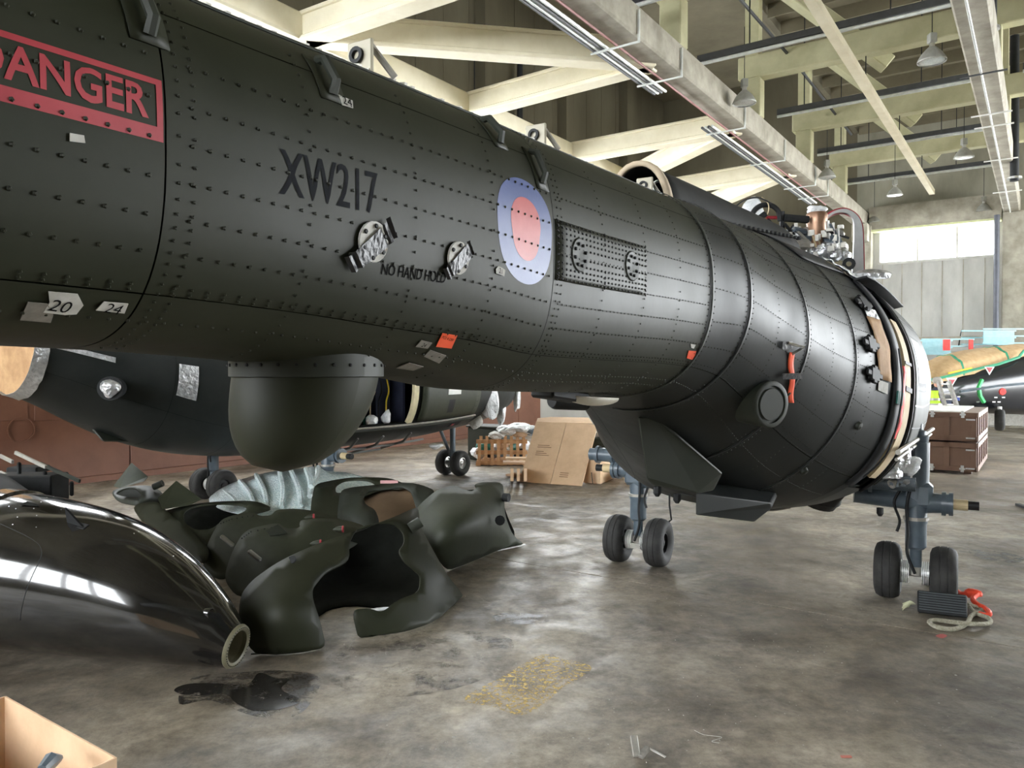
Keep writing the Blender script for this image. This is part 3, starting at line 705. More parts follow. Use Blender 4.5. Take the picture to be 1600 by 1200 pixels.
# rivets
rb = MB(); tfr = [1.147, 1.473, 1.80, 2.46, 2.79, 3.12]
rows_px = [(300,108),(300,170),(300,229),(300,289),(300,347),(300,403)]
rth = [hp.inv(*q)[1] for q in rows_px]
for th in rth+[thb+1.5, thb+3.6]: row(hp, rb, -.2, .80, th, th, .034); row(hp, rb, .88, 2.10, th, th, .034); row(hp, rb, 2.17, 3.40, th, th, .028, .0036)
th5 = hp.inv(300, 508)[1]; row(hp, rb, -.2, 2.1, th5, th5, .034); row(hp, rb, 2.17, 3.4, th5, th5, .03, .0036); row(hp, rb, 2.17, 3.4, th5-7, th5-7, .03, .0036)
for t in (.855, .885, 2.155, 2.18): row(hp, rb, t, t, -80, 62, .022, .0036)
for t in tfr: row(hp, rb, t, t, -80, 40, .030, .0038)
for t in (3.40, 3.455, 3.73, 3.79, 4.39, 4.45, 5.05, 5.11): row(hp, rb, t, t, -85, 80, .026, .004)
for t in (4.09, 4.75, 5.3): row(hp, rb, t, t, -60, 60, .03, .0034)
for th in (58, 42, 28, 14, 0, -14, -28, -42, -56): row(hp, rb, 3.47, 5.6, th, th, .03, .0036)
for q in (thb+3, ): row(hp, rb, 3.47, 5.75, q, q, .035, .003)
rb.build('rivets', GREEN, near, kind='stuff')
# frame strips on the rear fuselage
for t in (3.43, 3.76, 4.42, 5.08): MB().grid(hp.patch(t-.012, t+.008, -100, 88, .006, 3, 40)).build('frame_strip', GREEN3 if t < 3.5 else GREEN2, near, smooth=True, norm=False, solid=.003)

# doubler panel
q = [hp.inv(*p) for p in ((869,347),(1008,382),(1008,463),(870,436))]
ta, tb_ = 2.14, (q[1][0]+q[2][0])/2; ha, hb = (q[2][1]+q[3][1])/2, (q[0][1]+q[1][1])/2
pd = MB().grid(hp.patch(ta, tb_, ha, hb, .0018)).build('doubler_plate', GREEN, near, smooth=True, norm=False, solid=.003)
rb = MB()
for k in range(10): row(hp, rb, ta+.012, tb_-.012, ha+.6+(hb-ha-1.2)*k/9, ha+.6+(hb-ha-1.2)*k/9, .026, .0045, .0035)
for t in (ta+.006, (ta+tb_)/2, tb_-.006): row(hp, rb, t, t, ha, hb, .02, .004, .0035)
rb.build('rivet_rows', BLACKP, pd, kind='stuff')
for p in ((904,399),(986,416)):
    t, th = hp.inv(*p); po, e1, e2, n = hp.frame_at(t, th); b = MB().lathe(po+n*.004, n, [(0,.0),(.004,.052),(0,.056)], 24)
    o = b.build('round_boss', GREEN3, near, smooth=True, norm=False)
    o.scale = (1,1,1); rb = MB()
    for k in range(8): a = k*PI/4+.3; rb.lathe(po+n*.008+e1*.036*math.cos(a)+e2*.036*math.sin(a), n, [(0,.0065),(.005,.005),(.006,0)], 6)
    rb.build('boss_bolts', BLACKP, o)
# roundel
def disc(r0, r1, n=48):
    v = []; f = []
    R = np.linspace(r0, r1, 5)
    for r in R:
        for k in range(n): v.append((r*math.cos(2*PI*k/n), r*math.sin(2*PI*k/n)))
    for i in range(4):
        for k in range(n): f.append((i*n+k, i*n+(k+1)%n, (i+1)*n+(k+1)%n, (i+1)*n+k))
    return v, f
t0, th0 = hp.inv(818, 360); tl, _ = hp.inv(777, 355); tr, _ = hp.inv(862, 365); rr = (tr-tl)/2
hc = hp.inv(817, 430)[1]; hd = hp.inv(817, 290)[1]; RY = (hd-hc)/2*hp.arc(t0, th0)
v, f = disc(.0, 1); rd = hp.decal([((x)*rr, y*RY) for x, y in v], f, (tl+tr)/2, (hc+hd)/2, 'roundel', RBLUE, near, off=.0008)
hp.decal([(x*rr*.54, y*RY*.52) for x, y in v], f, (tl+tr)/2, (hc+hd)/2, 'roundel_centre', RRED, rd, off=.0013)
# serial and stencils
def stencil(s, pl, pr, ptop, pbot, name, m, bold=0., parent=near, skew=0., off=.0012):
    v, f = text_pts(s, 1., bold, 2); mn, mx = v.min(0), v.max(0)
    a, b_ = hp.inv(*pl), hp.inv(*pr); c, d = hp.inv(*ptop), hp.inv(*pbot)
    tc, thc = (a[0]+b_[0])/2, (a[1]+b_[1])/2; K = hp.arc(tc, thc); W_ = b_[0]-a[0]; Hh = abs(c[1]-d[1])*K
    v = (v-(mn+mx)/2)/(mx-mn)*np.array([W_, Hh]); slope = (b_[1]-a[1])*K/W_
    return hp.decal([(x, y+slope*x) for x, y in v], f, tc, thc, name, m, parent, off=off)
stencil('XW217', (436,270), (590,300), (512,258), (512,326), 'serial_number', SERIAL, .012)
stencil('NO HAND HOLD', (596,420), (696,434), (645,420), (645,438), 'stencil_text', INK, .012)
aT, aB = hp.inv(262, 128), hp.inv(262, 222); bT, bB = hp.inv(40, 62), hp.inv(40, 170)
tR = .825; tL = -.95; K = hp.arc(.4, (aT[1]+aB[1])/2); w = .011
thT, thB = (aT[1]+bT[1])/2, (aB[1]+bB[1])/2
dg = MB()
for (x0, x1, y0, y1) in ((tL, tR, thT-w/K, thT), (tL, tR, thB, thB+w/K), (tR-w, tR, thB, thT), (tL, tL+w, thB, thT)): dg.grid(hp.patch(x0, x1, y0, y1, .0012))
dgo = dg.build('danger_panel', RED, near, norm=False, label='red outlined warning panel')
v, f = text_pts('DANGER', 1., .022, 2); mn, mx = v.min(0), v.max(0)
tRr = hp.inv(232,190)[0]; tAl = hp.inv(2,100)[0]; sc_x = (tRr-tAl)/((mx[0]-mn[0])*.845)
hh = (thT-thB)*K; v = (v-[mx[0], (mn[1]+mx[1])/2])*[sc_x, hh*.62/(mx[1]-mn[1])]
hp.decal([(x, y) for x, y in v], f, tRr, (thT+thB)/2, 'danger_text', RED, dgo, off=.0012)
# tape labels written by hand
def lab(poly, m, name='tape_label', text=None, tpx=None, ts=.03, label=None, off=.0035):
    P = [hp.inv(*p) for p in poly]
    if any(p is None for p in P): return None
    b = MB(); b.add([hp.S(t, th, off) for t, th in P], [tuple(range(len(P)))]); o = b.build(name, m, near, norm=False, solid=.0015, label=label)
    if text:
        c = hp.inv(*tpx); v, f = text_pts(text, 1., .0, 0); v = (v-(v.min(0)+v.max(0))/2)*ts
        hp.decal(v, f, c[0], c[1], 'handwriting', INK, o, off=off+.002, rot=-.1)
    return o
lab([(527,150),(549,159),(550,171),(533,166)], LABEL, text='24', tpx=(540,161), ts=.028)
lab([(74,453),(120,457),(129,474),(118,488),(100,489),(66,485),(76,470)], LABEL, text='20', tpx=(93,475), ts=.035)
lab([(42,469),(73,472),(82,489),(78,501),(30,497)], LABELD)
lab([(148,482),(161,469),(199,472),(193,487)], LABEL, text='24', tpx=(176,479), ts=.030)
lab([(648,540),(657,530),(674,534),(667,543)], LABELD, text='24', tpx=(661,537), ts=.018)
lab([(690,519),(713,523),(704,543),(680,540)], ORANGE, name='orange_note', text='PCS 4 OFF', tpx=(698,527), ts=.012, label='orange note taped to the boom')
lab([(661,555),(671,545),(696,554),(685,566)], LABELD)
lab([(618,573),(638,565),(661,571),(645,577)], LABELD)
lab([(773,420),(777,415),(788,421),(786,431),(774,427)], LABEL, text='21', tpx=(780,423), ts=.02)
lab([(1078,537),(1086,538),(1083,544),(1079,543)], LABEL)
lab([(1075,547),(1087,548),(1083,562),(1072,559)], ORANGE, name='orange_note')
lab([(107,208),(129,212),(131,224),(107,221)], LABEL, name='data_plate', label='small silver data plate')
# taped blanking plates
def blank(c, e0, e1, R_, w_):
    t, th = hp.inv(*c); po, a1, a2, n = hp.frame_at(t, th)
    o = MB().lathe(po+n*.004, n, [(0,0),(.006,R_),(0,R_)], 24).build('blanking_plate', LABEL, near, norm=False)
    b = MB()
    for k in range(6): a = k*PI/3+.5; b.lathe(po+n*.011+a1*R_*.78*math.cos(a)+a2*R_*.78*math.sin(a), n, [(0,.006),(.003,.004),(.003,0)], 6)
    b.build('plate_bolts', BLACKP, o)
    p0, p1 = hp.inv(*e0), hp.inv(*e1); K = hp.arc(t, th); d = V((p1[0]-p0[0]), (p1[1]-p0[1])*K); L = np.linalg.norm(d); d = d/L; pr_ = V(-d[1], d[0]); rs = np.random.RandomState(int(c[0]))
    P = []
    for i in np.linspace(0, 1, 22):
        rw = []
        for j in np.linspace(-1, 1, 7):
            q = V(p0[0], 0)+d*L*i+pr_*w_*j; r_ = abs(i-.5)*L; o_ = .012 if r_ < R_ else .006+.009*abs(math.sin(i*23))
            rw.append(hp.S(q[0], p0[1]+q[1]/K, o_+.0015*rs.rand()))
        P.append(rw)
    MB().grid(P).build('gaffer_tape', TAPEB, o, smooth=False, norm=False)
blank((580,378), (540,412), (608,355), .045, .022)
blank((713,403), (692,427), (731,386), .042, .018)
# hand lugs along the shoulder
for (x, y) in ((222,22),(508,122),(768,206),(838,262)):
    h_ = hp.inv(x, y)
    if h_ is None: continue
    t, th = h_; po, e1, e2, n = hp.frame_at(t, th)
    MB().tube([hp.S(t, th+9, .004), hp.S(t, th+6, .02), hp.S(t, th-5, .022), hp.S(t, th-8, .004)], .011, 7).build('grab_lug', GREEN3, near, smooth=True)
    MB().grid(hp.patch(t-.035, t+.035, th-11, th+11, .002, 4, 6)).build('lug_plate', GREEN, near, smooth=True, norm=False, solid=.003)
# spine : scalloped edge strip and bare shaft brackets
sp = MB(); ths_ = 72
P = [[hp.S(t, 66, .003), hp.S(t, 74, .012), hp.S(t, 82, .014+.006*math.sin(t*31)), hp.S(t, 98, .014), hp.S(t, 110, .003)] for t in np.linspace(-2, 3.5, 90)]
sp.grid(P).build('spine_fairing', GREEN3, near, smooth=True, norm=False, solid=.004)
sb = MB(); rs = np.random.RandomState(8)
for t in np.arange(-.5, 3.5, .045): p, e1, e2, n = hp.frame_at(t, 76+rs.rand()*3); sb.box(p+n*.012, (.012, .018, .012*(1+rs.rand())), (e1, e2, n))
sb.build('fastener_strip', DULL, near, kind='stuff')
def spx(px, py):   # point above the centreline of the boom on the pixel's column
    best = min(np.linspace(-.5, 5.5, 600), key=lambda t: abs((lambda w: 800+F*w[0]/w[1])(hp.H(t, .0, 2.7))-px)); return best
for x in (528, 808, 983):
    t = spx(x, 0); z0 = prof(t, 2)
    g = thing('shaft_bracket', 'x', 'x', hp.H(t, .05, z0)); del g['label']; del g['category']; g.parent = near; g.location = Vector(g.location)-wl(near)
    MB().box(hp.H(t, .08, z0+.045), (.085, .012, .10), hp.ax).build('plate', mat('yellowed_primer', (.36,.33,.25), .5), g, bevel=.004)
    MB().lathe(hp.H(t-.008, .075, z0+.055), -hp.u, [(0,.022),(.008,.022),(.008,.012),(0,.012)], 16, True).build('bearing', BLACKP, g)
    MB().tube([hp.H(t+.01, .1, z0+.09), hp.H(t+.07, .14, z0+.01)], .009, 6).build('stay', DULL, g)
    MB().tube([hp.H(t+.01, .04, z0+.09), hp.H(t+.07, .02, z0+.01)], .009, 6).build('stay', BLACKP, g)
# belly : blister radome hung under the boom
def bowl(t, l, z, rx, ry, dep, name, parent):
    P = []
    for k in range(13):
        s_ = k/12; rr_ = (1-s_**2.6)**.5 if s_ < 1 else 0.0
        P.append([hp.H(t-.07*s_**1.5+ry*rr_*math.sin(a), l-.02*s_+rx*rr_*math.cos(a), z-dep*s_) for a in np.linspace(0, 2*PI, 41)])
    o = MB().grid(P).build(name, GREEN, parent, smooth=True, norm=False)
    fl_ = MB()
    fl_.grid([[hp.H(t+(ry+q)*math.sin(a), l+(rx+q)*math.cos(a), zz) for a in np.linspace(0, 2*PI, 41)] for q, zz in ((.004, z-.03),(.010, z-.028),(.010, z+.028),(-.05, z+.03))])
    fo = fl_.build('flange_ring', GREEN3, o, smooth=True, norm=False)
    rbb = MB()
    for a in np.linspace(0, 2*PI, 29)[:-1]: rbb.lathe(hp.H(t+(ry+.009)*math.sin(a), l+(rx+.009)*math.cos(a), z), hp.r*math.cos(a)+hp.u*math.sin(a), [(0,.005),(.004,.004),(.005,0)], 6)
    rbb.build('flange_bolts', BLACKP, o)
    return o
BW = dict(t=1.46, l=.0, z=1.865, rx=.178, ry=.19, dep=.27)
bowl(BW['t'], BW['l'], BW['z'], BW['rx'], BW['ry'], BW['dep'], 'belly_radome', near)
# belly blisters, white strake lamp, small tray parts
def onfloorz(px, py, Y): return gY(px, py, Y)
for (x0, y0, x1, y1, Y, hh_, nm, mm, ll) in ((760,600,832,607,2.9,.03,'belly_tray',GREEN3,None),(846,612,905,622,3.3,.05,'belly_blister',BLACKP,None),(668,598,728,604,2.6,.02,'belly_tray',GREEN3,None)):
    a_, b_ = gY(x0, y0, Y), gY(x1, y1, Y+.25); MB().beam(a_, b_, .12, hh_).build(nm, mm, near, bevel=.01)
a_, b_ = gY(885, 618, 3.42), gY(965, 622, 3.62); d_ = nrm(b_-a_)
P = []
for i in np.linspace(0, 1, 14):
    w_ = math.sin(PI*i)**.45; c_ = a_+(b_-a_)*i
    P.append([c_+nrm(np.cross(d_, UP))*math.cos(a)*.06*w_+UP*math.sin(a)*.04*w_*-1 for a in np.linspace(0, PI, 9)])
MB().grid(P).build('marker_lamp_cover', mat('ivory_plastic', (.60,.57,.48), .4), near, smooth=True, norm=False, solid=.003)
MB().lathe(gY(862, 625, 3.7), d_, [(0,0),(0,.035),(.02,.045),(.22,.045),(.22,0)], 16).build('drain_tube', BLACKP, near, smooth=True)

# rear fin, box, exhaust stub
def plate_hull(name, m, pts, th=.02, parent=near):   # extruded polygon given in 3-D (planar-ish)
    P = [np.asarray(p) for p in pts]; n = nrm(np.cross(P[1]-P[0], P[2]-P[0])); N_ = len(P)
    b = MB(); b.add([p+n*th/2 for p in P]+[p-n*th/2 for p in P], [tuple(range(N_)), tuple(range(2*N_-1, N_-1, -1))]+[(i, (i+1)%N_, N_+(i+1)%N_, N_+i) for i in range(N_)])
    return b.build(name, m, parent, bevel=min(.006, th*.3))
# wedge-shaped strake below the tail
def wedge(name, m, parent, ptsA, ptsB, bevel=.01):
    n = len(ptsA); b = MB(); b.add(list(ptsA)+list(ptsB), [tuple(range(n)), tuple(range(2*n-1, n-1, -1))]+[(i, (i+1)%n, n+(i+1)%n, n+i) for i in range(n)])
    return b.build(name, m, parent, bevel=bevel)
Yf = 4.15
fa = [gY(997,651,4.05), gY(1024,653,4.1), gY(1056,676,4.15), gY(1129,739,4.35), gY(1115,766,4.4), gY(1092,771,4.32), gY(1020,758,4.2), gY(1011,748,4.15)]
fb = [p+nrm(p-V(0,0,CAM_H))*.55 for p in fa]
wedge('tail_strake', GREEN3, near, fa, fb, .008)
ba = [gY(1087,770,4.45), gY(1204,786,4.75), gY(1206,794,4.8), gY(1178,816,4.75), gY(1087,805,4.45)]
bb = [p+V(.25,.55,.04) for p in ba]
wedge('belly_fairing', GREEN2, near, ba, bb, .006)  # darker green puts the shadow under the belly into the colour
t_, th_ = hp.inv(1195, 622); po, e1, e2, n_ = hp.frame_at(t_, th_)
axx = nrm(hp.r*.80-hp.u*.50+UP*-.05)
c_ = gY(1205, 632, (po-axx*.05)[1]-.14)
ex = MB().lathe(c_-axx*.34, axx, [(0,.11),(.30,.125),(.34,.125),(.345,.118),(.345,.100),(.335,.098),(.335,.085),(.345,.083),(.345,0)], 30).build('vent_stub', GREEN3, near, smooth=True)
for (x, y) in ((1255,735),(1340,665)):
    q = hp.inv(x, y)
    if q: po, e1, e2, nn = hp.frame_at(*q); MB().lathe(po, nn, [(0,.03),(.02,.025),(.025,0)], 12).build('small_vent', GREEN3, near, smooth=True)
# red pennant and its tape
t, th = hp.inv(1232, 540); q = hp.inv(1232, 628)
MB().tube([hp.S(*hp.inv(1225,535), .02), hp.S(*hp.inv(1240,541), .05), hp.S(*hp.inv(1232,552), .02)], .008, 6).build('pennant_clip', STEEL, near)
P = [[hp.S(*hp.inv(x0+(x1-x0)*k, y), .010+.005*math.sin(y*.13)) for k in (0,.33,.66,1)] for (x0, x1, y) in [(1230,1238,y) for y in range(550, 630, 6)]]
MB().grid(P).build('red_pennant', ORANGE, near, smooth=True, norm=False, solid=.003, label='long orange-red warning pennant')
P = [[hp.S(*hp.inv(x, y), .024) for x in (1216,1224,1232,1240,1247)] for y in (581,590)]
MB().grid(P).build('pennant_tape', TAPEB, near, norm=False, solid=.002)
MB().grid([[hp.S(*hp.inv(x, y), .015) for x in (1218,1226,1234)] for y in (533,545)]).build('pennant_tape', TAPEB, near, norm=False, solid=.002)
# black clamp blocks near the door
for (x, y) in ((1345,476),(1356,538),(1361,585)):
    q = hp.inv(x, y)
    if q is None: continue
    po, e1, e2, nn = hp.frame_at(*q); ax_ = (e1, e2, nn)
    c = MB().box(po+nn*.018, (.13,.085,.03), ax_).box(po+nn*.02, (.24,.04,.02), ax_).box(po+nn*.02, (.06,.115,.025), ax_)
    c.build('door_rail_clamp', BLACKP, near, bevel=.008)
# door zone : black frames, cream padded edge, paper strip, sliding door, silver sill
def strip(t0, t1, a0, a1, off, m, name, solid=.01, **k): return MB().grid(hp.patch(t0, t1, a0, a1, off, None, 26)).build(name, m, near, smooth=True, norm=False, solid=solid, **k)
strip(5.60, 5.70, -46, 40, .012, BLACKP, 'door_frame', .015)
strip(6.19, 6.24, -50, 40, .010, BLACKP, 'door_frame', .02)
cb = MB(); 
cb.grid([[hp.S(t_, a, off) for t_, off in ((5.88,-.10),(5.88,.004),(6.10,.004),(6.10,-.10))] for a in np.linspace(-40, 24, 20)])
cb.build('padded_edge', CREAM, near, smooth=False, norm=False, solid=.01)
for a in (6, -2): MB().grid(hp.patch(5.86, 6.12, a-.6, a+.6, .014, 3, 2)).build('edge_strap', BLACKP, near, norm=False, solid=.004)
dr = MB().grid(hp.patch(6.25, 8.0, -44, 38, .014, 16, 22)).build('sliding_door', GREEN3, near, smooth=True, norm=False, solid=.02)
MB().grid(hp.patch(6.45, 7.1, 0, 18, .026, 6, 8)).build('door_window', mat('smoked_window', (.05,.055,.06), .3), dr, smooth=True, norm=False)
MB().grid(hp.patch(6.40, 7.2, -1.5, 19.5, .024, 6, 8)).build('window_frame', BLACKP, dr, smooth=True, norm=False)
for a in (-38, -30, -22, -14, -6, 26, 34): MB().grid(hp.patch(6.26, 7.95, a, a+.5, .026, 10, 2)).build('door_rib', GREYM, dr, norm=False)
P = [[hp.S(t_, th_, .012+.004*math.sin(k*2.1+j)) for j, th_ in enumerate(np.linspace(-2, 21, 12))] for k, t_ in enumerate(np.linspace(5.38, 5.56, 5))]
MB().grid(P).build('paper_strip', TANCARD, near, smooth=True, norm=False, solid=.003, label='brown paper masking strip by the door')
MB().grid(hp.patch(5.38, 5.56, 21, 25, .014, 3, 3)).build('foil_tape', FOIL, near, norm=False); MB().grid(hp.patch(5.40, 5.53, -6, -2.5, .010, 3, 3)).build('foil_tape', LABEL, near, norm=False)
P = [[hp.S(t_+.008*math.sin(k), th_, .02+.004*math.sin(k*1.7)) for k, th_ in enumerate(np.linspace(4, -20, 12))] for t_ in (5.72, 5.76, 5.80)]
MB().grid(P).build('red_ribbon', REDF, near, norm=False, solid=.004, smooth=True); MB().grid([[hp.S(t_, th_, .035) for th_ in (-4,-6,-8)] for t_ in (5.60,5.68)]).build('teal_tag', DKGREEN, near, norm=False, solid=.01)
MB().tube([hp.H(5.70, 1.12, 1.31), hp.H(8.2, 1.265, 1.31)], .018, 8).tube([hp.H(5.72, 1.11, 1.26), hp.H(8.2, 1.25, 1.26)], .012, 8).build('door_sill_rail', DULL, near, smooth=True)
MB().tube(catmull([hp.S(5.66, 10, .03), hp.S(5.63, -5, .05), hp.S(5.68, -25, .04), hp.S(5.66, -40, .03)], 6), .006, 6).build('door_cable', BLACKP, near)
# foil apron above the door and long silver edge
rs = np.random.RandomState(4)
P = [[hp.S(t_, a, .015+.02*rs.rand()) for a in np.linspace(41, 55, 9)] for t_ in np.linspace(5.62, 7.6, 26)]
MB().grid(P).build('foil_apron', FOIL, near, norm=False, solid=.004, label='crumpled silver foil over the door head')
P = [[hp.S(t_, 40, .02), hp.S(t_, 38, .09)] for t_ in np.linspace(5.6, 7.6, 12)]
MB().grid(P).build('door_canopy_edge', BLACKP, near, norm=False, solid=.012)
MB().grid(hp.patch(4.9, 5.62, 44, 70, .008, 10, 10)).build('roof_skin_flap', BLACKP, near, smooth=True, norm=False, solid=.005)
# gear housing, foil-wrapped fittings in the wheel bay
main_gear(hp, 1, near); main_gear(hp, -1, near, zpin=.90)
blob(gY(1400,712,5.75), .085, FOIL, 'foil_wrapping', near, (.9,1,1.3), 3, .35); blob(gY(1418,727,5.8), .075, PLASTIC, 'film_wrapping', near, (1.3,1,.9), 5, .35)
blob(gY(1393,740,5.7), .06, FOIL, 'foil_wrapping', near, (1.4,1,.7), 7, .35); blob(gY(1383,706,5.7), .05, BLACKP, 'fitting', near, (1.,1,1.4), 8, .35); blob(gY(1413,752,5.8), .045, FOIL, 'foil_wrapping', near, (1.6,1,.6), 9, .35)
MB().tube([gY(1392,757,5.8), gY(1420,742,5.85)], .035, 10).build('actuator', STEEL, near, smooth=True); MB().tube([gY(1395,712,5.7), gY(1390,728,5.65), gY(1382,724,5.65)], .016, 8).build('valve_body', STEEL, near)
b = MB()
rs = np.random.RandomState(12)
for k in range(40): b.box(gY(1385+rs.rand()*45, 700+rs.rand()*58, 5.75+rs.rand()*.1), tuple(.012+.03*rs.rand(3)), hp.ax)
b.build('small_fittings', GREYM, near, kind='stuff')
MB().tube([hp.H(6.9,.75,1.05), hp.H(6.98,1.1,1.12)], .04, 10).build('actuator', STEEL, near, smooth=True)
MB().tube(catmull([hp.H(6.8,.86,1.3), hp.H(6.85,.98,1.38), hp.H(6.9,1.08,1.28), hp.H(6.9,1.06,1.15)], 6), .02, 7).build('bay_hose', BLACKP, near, smooth=True)
b = MB().lathe(hp.H(6.85,.50,.88), nrm(V(-.15,.3,-1)), [(-.1,.05),(-.1,.16),(.02,.175),(.06,.16),(.10,.165),(.13,.14),(.16,.13),(.16,0)], 18); b.build('rubber_bellows', TYRE, near, smooth=True)
# hanging rod, small drains under belly
MB().tube([gY(1046,772,4.9), gY(1046,790,4.9), gY(1049,812,4.9), gY(1045,815,4.9)], .006, 6).build('drain_rod', BLACKP, near)
for x, y, Y in ((1027,768,4.7),(1058,779,4.9),(1375,800,5.6)): MB().lathe(gY(x, y, Y), -UP, [(-.03,.025),(.01,.025),(.03,.012),(.03,0)], 8).build('drain_plug', BLACKP, near)
tail_h = MB().tube(catmull([hp.H(5.95,-.1,.80), hp.H(6.1,.2,.78), hp.H(6.2,.35,.80)], 5), .01, 6).build('belly_pipe', STEEL, near)
# upper rear fairing : open arched cowl on the spine
def arch(name, t0, t1, zt_, w0, h0, w1, h1, m, parent, open_end=True, n=18, k=14, base=2.55, solid=.02, sk=2.2):
    P = []
    for i in range(k+1):
        s_ = i/k; t = t0+(t1-t0)*s_; w_ = w0+(w1-w0)*s_; h_ = h0+(h1-h0)*math.sin(min(1, s_)*PI/2)
        P.append([hp.H(t, w_*math.copysign(abs(math.cos(a))**(2/sk), math.cos(a)), zt_+h_*abs(math.sin(a))**(2/sk)) for a in np.linspace(0, PI, n)])
    return MB().grid(P).build(name, m, parent, smooth=True, norm=False, solid=solid)
fz = .0
arch('spine_cowl', 3.85, 5.75, 2.60, .17, .33, .50, .37, BLACKP, near, solid=.02)
arch('cowl_lip', 3.82, 3.87, 2.60, .175, .335, .178, .34, mat('tan_cowl_lip', (.42,.34,.24), .6), near, k=2, solid=.028)
MB().box(hp.H(4.4, 0, 2.76), (.34, .02, .22), hp.ax).build('dark_bulkhead', DARKIN, near)
for k in range(4): MB().tube(catmull([hp.H(3.95+.03*k, -.10+.07*k, 2.70), hp.H(3.93, -.09+.07*k, 2.84), hp.H(4.1, -.07+.06*k, 2.87), hp.H(4.3, -.08+.05*k, 2.72)], 6), .008, 6).build('cowl_cable', [STEEL, BLACKP, WHITEP, BLACKP][k], near, smooth=True)
b = MB()
for t in np.arange(3.95, 5.7, .07): w_ = .17+(.33)*(t-3.85)/1.9; b.lathe(hp.H(t, w_+.02, 2.66+.12*(t-3.9)*.5), UP, [(0,.014),(.02,.010),(.02,0)], 6)
b.build('cowl_fasteners', BLACKP, near, kind='stuff')
# engine deck : tubes, tank, ducts, red-edged firewall
eg = thing('x', 'x', 'x', hp.H(6.5, 0, 2.95)); eg.name = 'engine_deck'; del eg['label']; del eg['category']; eg.parent = near; eg.location = Vector(eg.location)-wl(near)
def E(px, py, Y): return gY(px, py, Y)
def etube(pts, r, m, name, Y0=5.8, sm=True): return MB().tube(catmull([E(p[0], p[1], p[2] if len(p) > 2 else Y0) for p in pts], 6), r, 8).build(name, m, eg, smooth=sm)
MB().lathe(E(1276,386,5.9), UP, [(0,.05),(.05,.058),(.18,.075),(.24,.080),(.26,.070),(.27,.0)], 20).build('exhaust_can', COPPER, eg, smooth=True)
blob(E(1276,327,5.9), .05, PLASTIC, 'film_cap', eg, (1.4,1,.7), 11, .35)
etube([(1173,345),(1178,330),(1190,321),(1205,321),(1216,330),(1219,345)], .020, BLACKP, 'duct_hoop')
etube([(1165,350,5.6),(1183,343,5.6),(1196,334,5.6)], .022, BLACKP, 'duct_hoop')
blob(E(1177,335,6.3), .12, PLASTIC, 'film_sheet', eg, (.8,.5,1.3), 13, .2)
blob(E(1190,362,6.2), .10, PLASTIC, 'film_sheet', eg, (1,.5,1), 14, .2)
for (p, q, r, m_) in (((1222,330),(1222,378),.020,BLACKP),((1192,340),(1222,340),.014,RED),((1200,342),(1222,372),.010,BLACKP),((1195,340),(1202,374),.012,PALLET),((1190,372),(1196,345),.012,BLACKP),
   ((1225,340),(1262,343),.030,BLACKP),((1222,378),(1240,352),.012,BLACKP),((1240,356),(1272,386),.012,DULL),((1240,358),(1258,362),.022,GREYM),((1270,368),(1276,388),.008,CREAM),((1276,368),(1284,388),.008,CREAM),
   ((1293,345),(1298,400),.014,STEEL),((1302,348),(1304,395),.010,WHITEP),((1310,352),(1311,392),.008,WHITEP),((1296,350),(1318,385),.012,GREYM),((1290,360),(1326,372),.010,BLACKP),((1226,350),(1252,380),.012,BLACKP),((1180,372),(1216,376),.014,GREYM)):
    MB().tube([E(p[0], p[1], 5.8), E(q[0], q[1], 5.85)], r, 7).build('strut_tube', m_, eg, smooth=True)
for (x, y, r, m_, sd) in ((1235,370,.06,PLASTIC,1),(1245,378,.045,YELLOWP,2),(1252,382,.05,DULL,3),(1284,392,.075,FOIL,4),(1258,360,.025,STEEL,5),(1304,398,.05,FOIL,6),(1312,388,.06,STEEL,7),(1262,372,.05,GREYM,8),(1320,400,.05,FOIL,9),(1230,380,.05,STEEL,10),(1298,375,.05,GREYM,12),(1310,365,.04,STEEL,15),(1268,395,.04,FOIL,16)):
    blob(E(x, y, 5.85+.03*(sd%3)), r, m_, 'fitting' if m_ in (BLACKP, GREYM, STEEL, YELLOWP) else 'film_wrapping', eg, (1.2,1,1), sd, .3, 2)
b = MB()
for a in np.linspace(0, 1, 60): p = E(1225+a*90+rs.randn()*3, 375+rs.randn()*14+a*8, 5.75+rs.rand()*.3); b.box(p, tuple(.015+.035*rs.rand(3)), hp.ax)
b.build('small_fittings', DULL, eg, kind='stuff')
MB().lathe(E(1326,413,5.6), nrm(V(-.3,-1,.1)), [(0,.045),(.02,.045),(.02,.02),(0,.02)], 16, True).build('pulley', BLACKP, eg)
ar = catmull([E(1291,337,6.6),E(1305,329,6.6),E(1322,327,6.6),E(1338,336,6.6),E(1346,352,6.6),E(1348,380,6.6),E(1349,425,6.6)], 6)
MB().grid([[p, p+V(.05,.16,0)] for p in ar]).build('firewall_edge', mat('red_rubber_seal', (.30,.03,.04), .5), eg, norm=False, solid=.025, smooth=True)
ai = [p*1 for p in ar]; inn = catmull([E(1294,340,6.6),E(1306,333,6.6),E(1322,333,6.6),E(1332,343,6.6),E(1334,360,6.6),E(1333,390,6.6),E(1331,430,6.6)], 6)
MB().grid([[a_, b_] for a_, b_ in zip(ar, inn)]).build('firewall', mat('firewall_grey', (.42,.42,.42), .45, .2), eg, norm=False, solid=.02)
blob(E(1360,428,6.4), .08, FOIL, 'foil_scrap', eg, (1.7,1,.8), 21, .4, 2)
MB().tube(catmull([E(1150,322,5.2),E(1165,312,5.3),E(1185,309,5.4),E(1205,318,5.5)], 6), .006, 5).build('loose_wire', BLACKP, eg)
MB().tube(catmull([E(1190,308,5.6),E(1200,318,5.6),E(1200,332,5.6),E(1193,342,5.6)], 6), .004, 5).build('loose_wire', CREAM, eg)

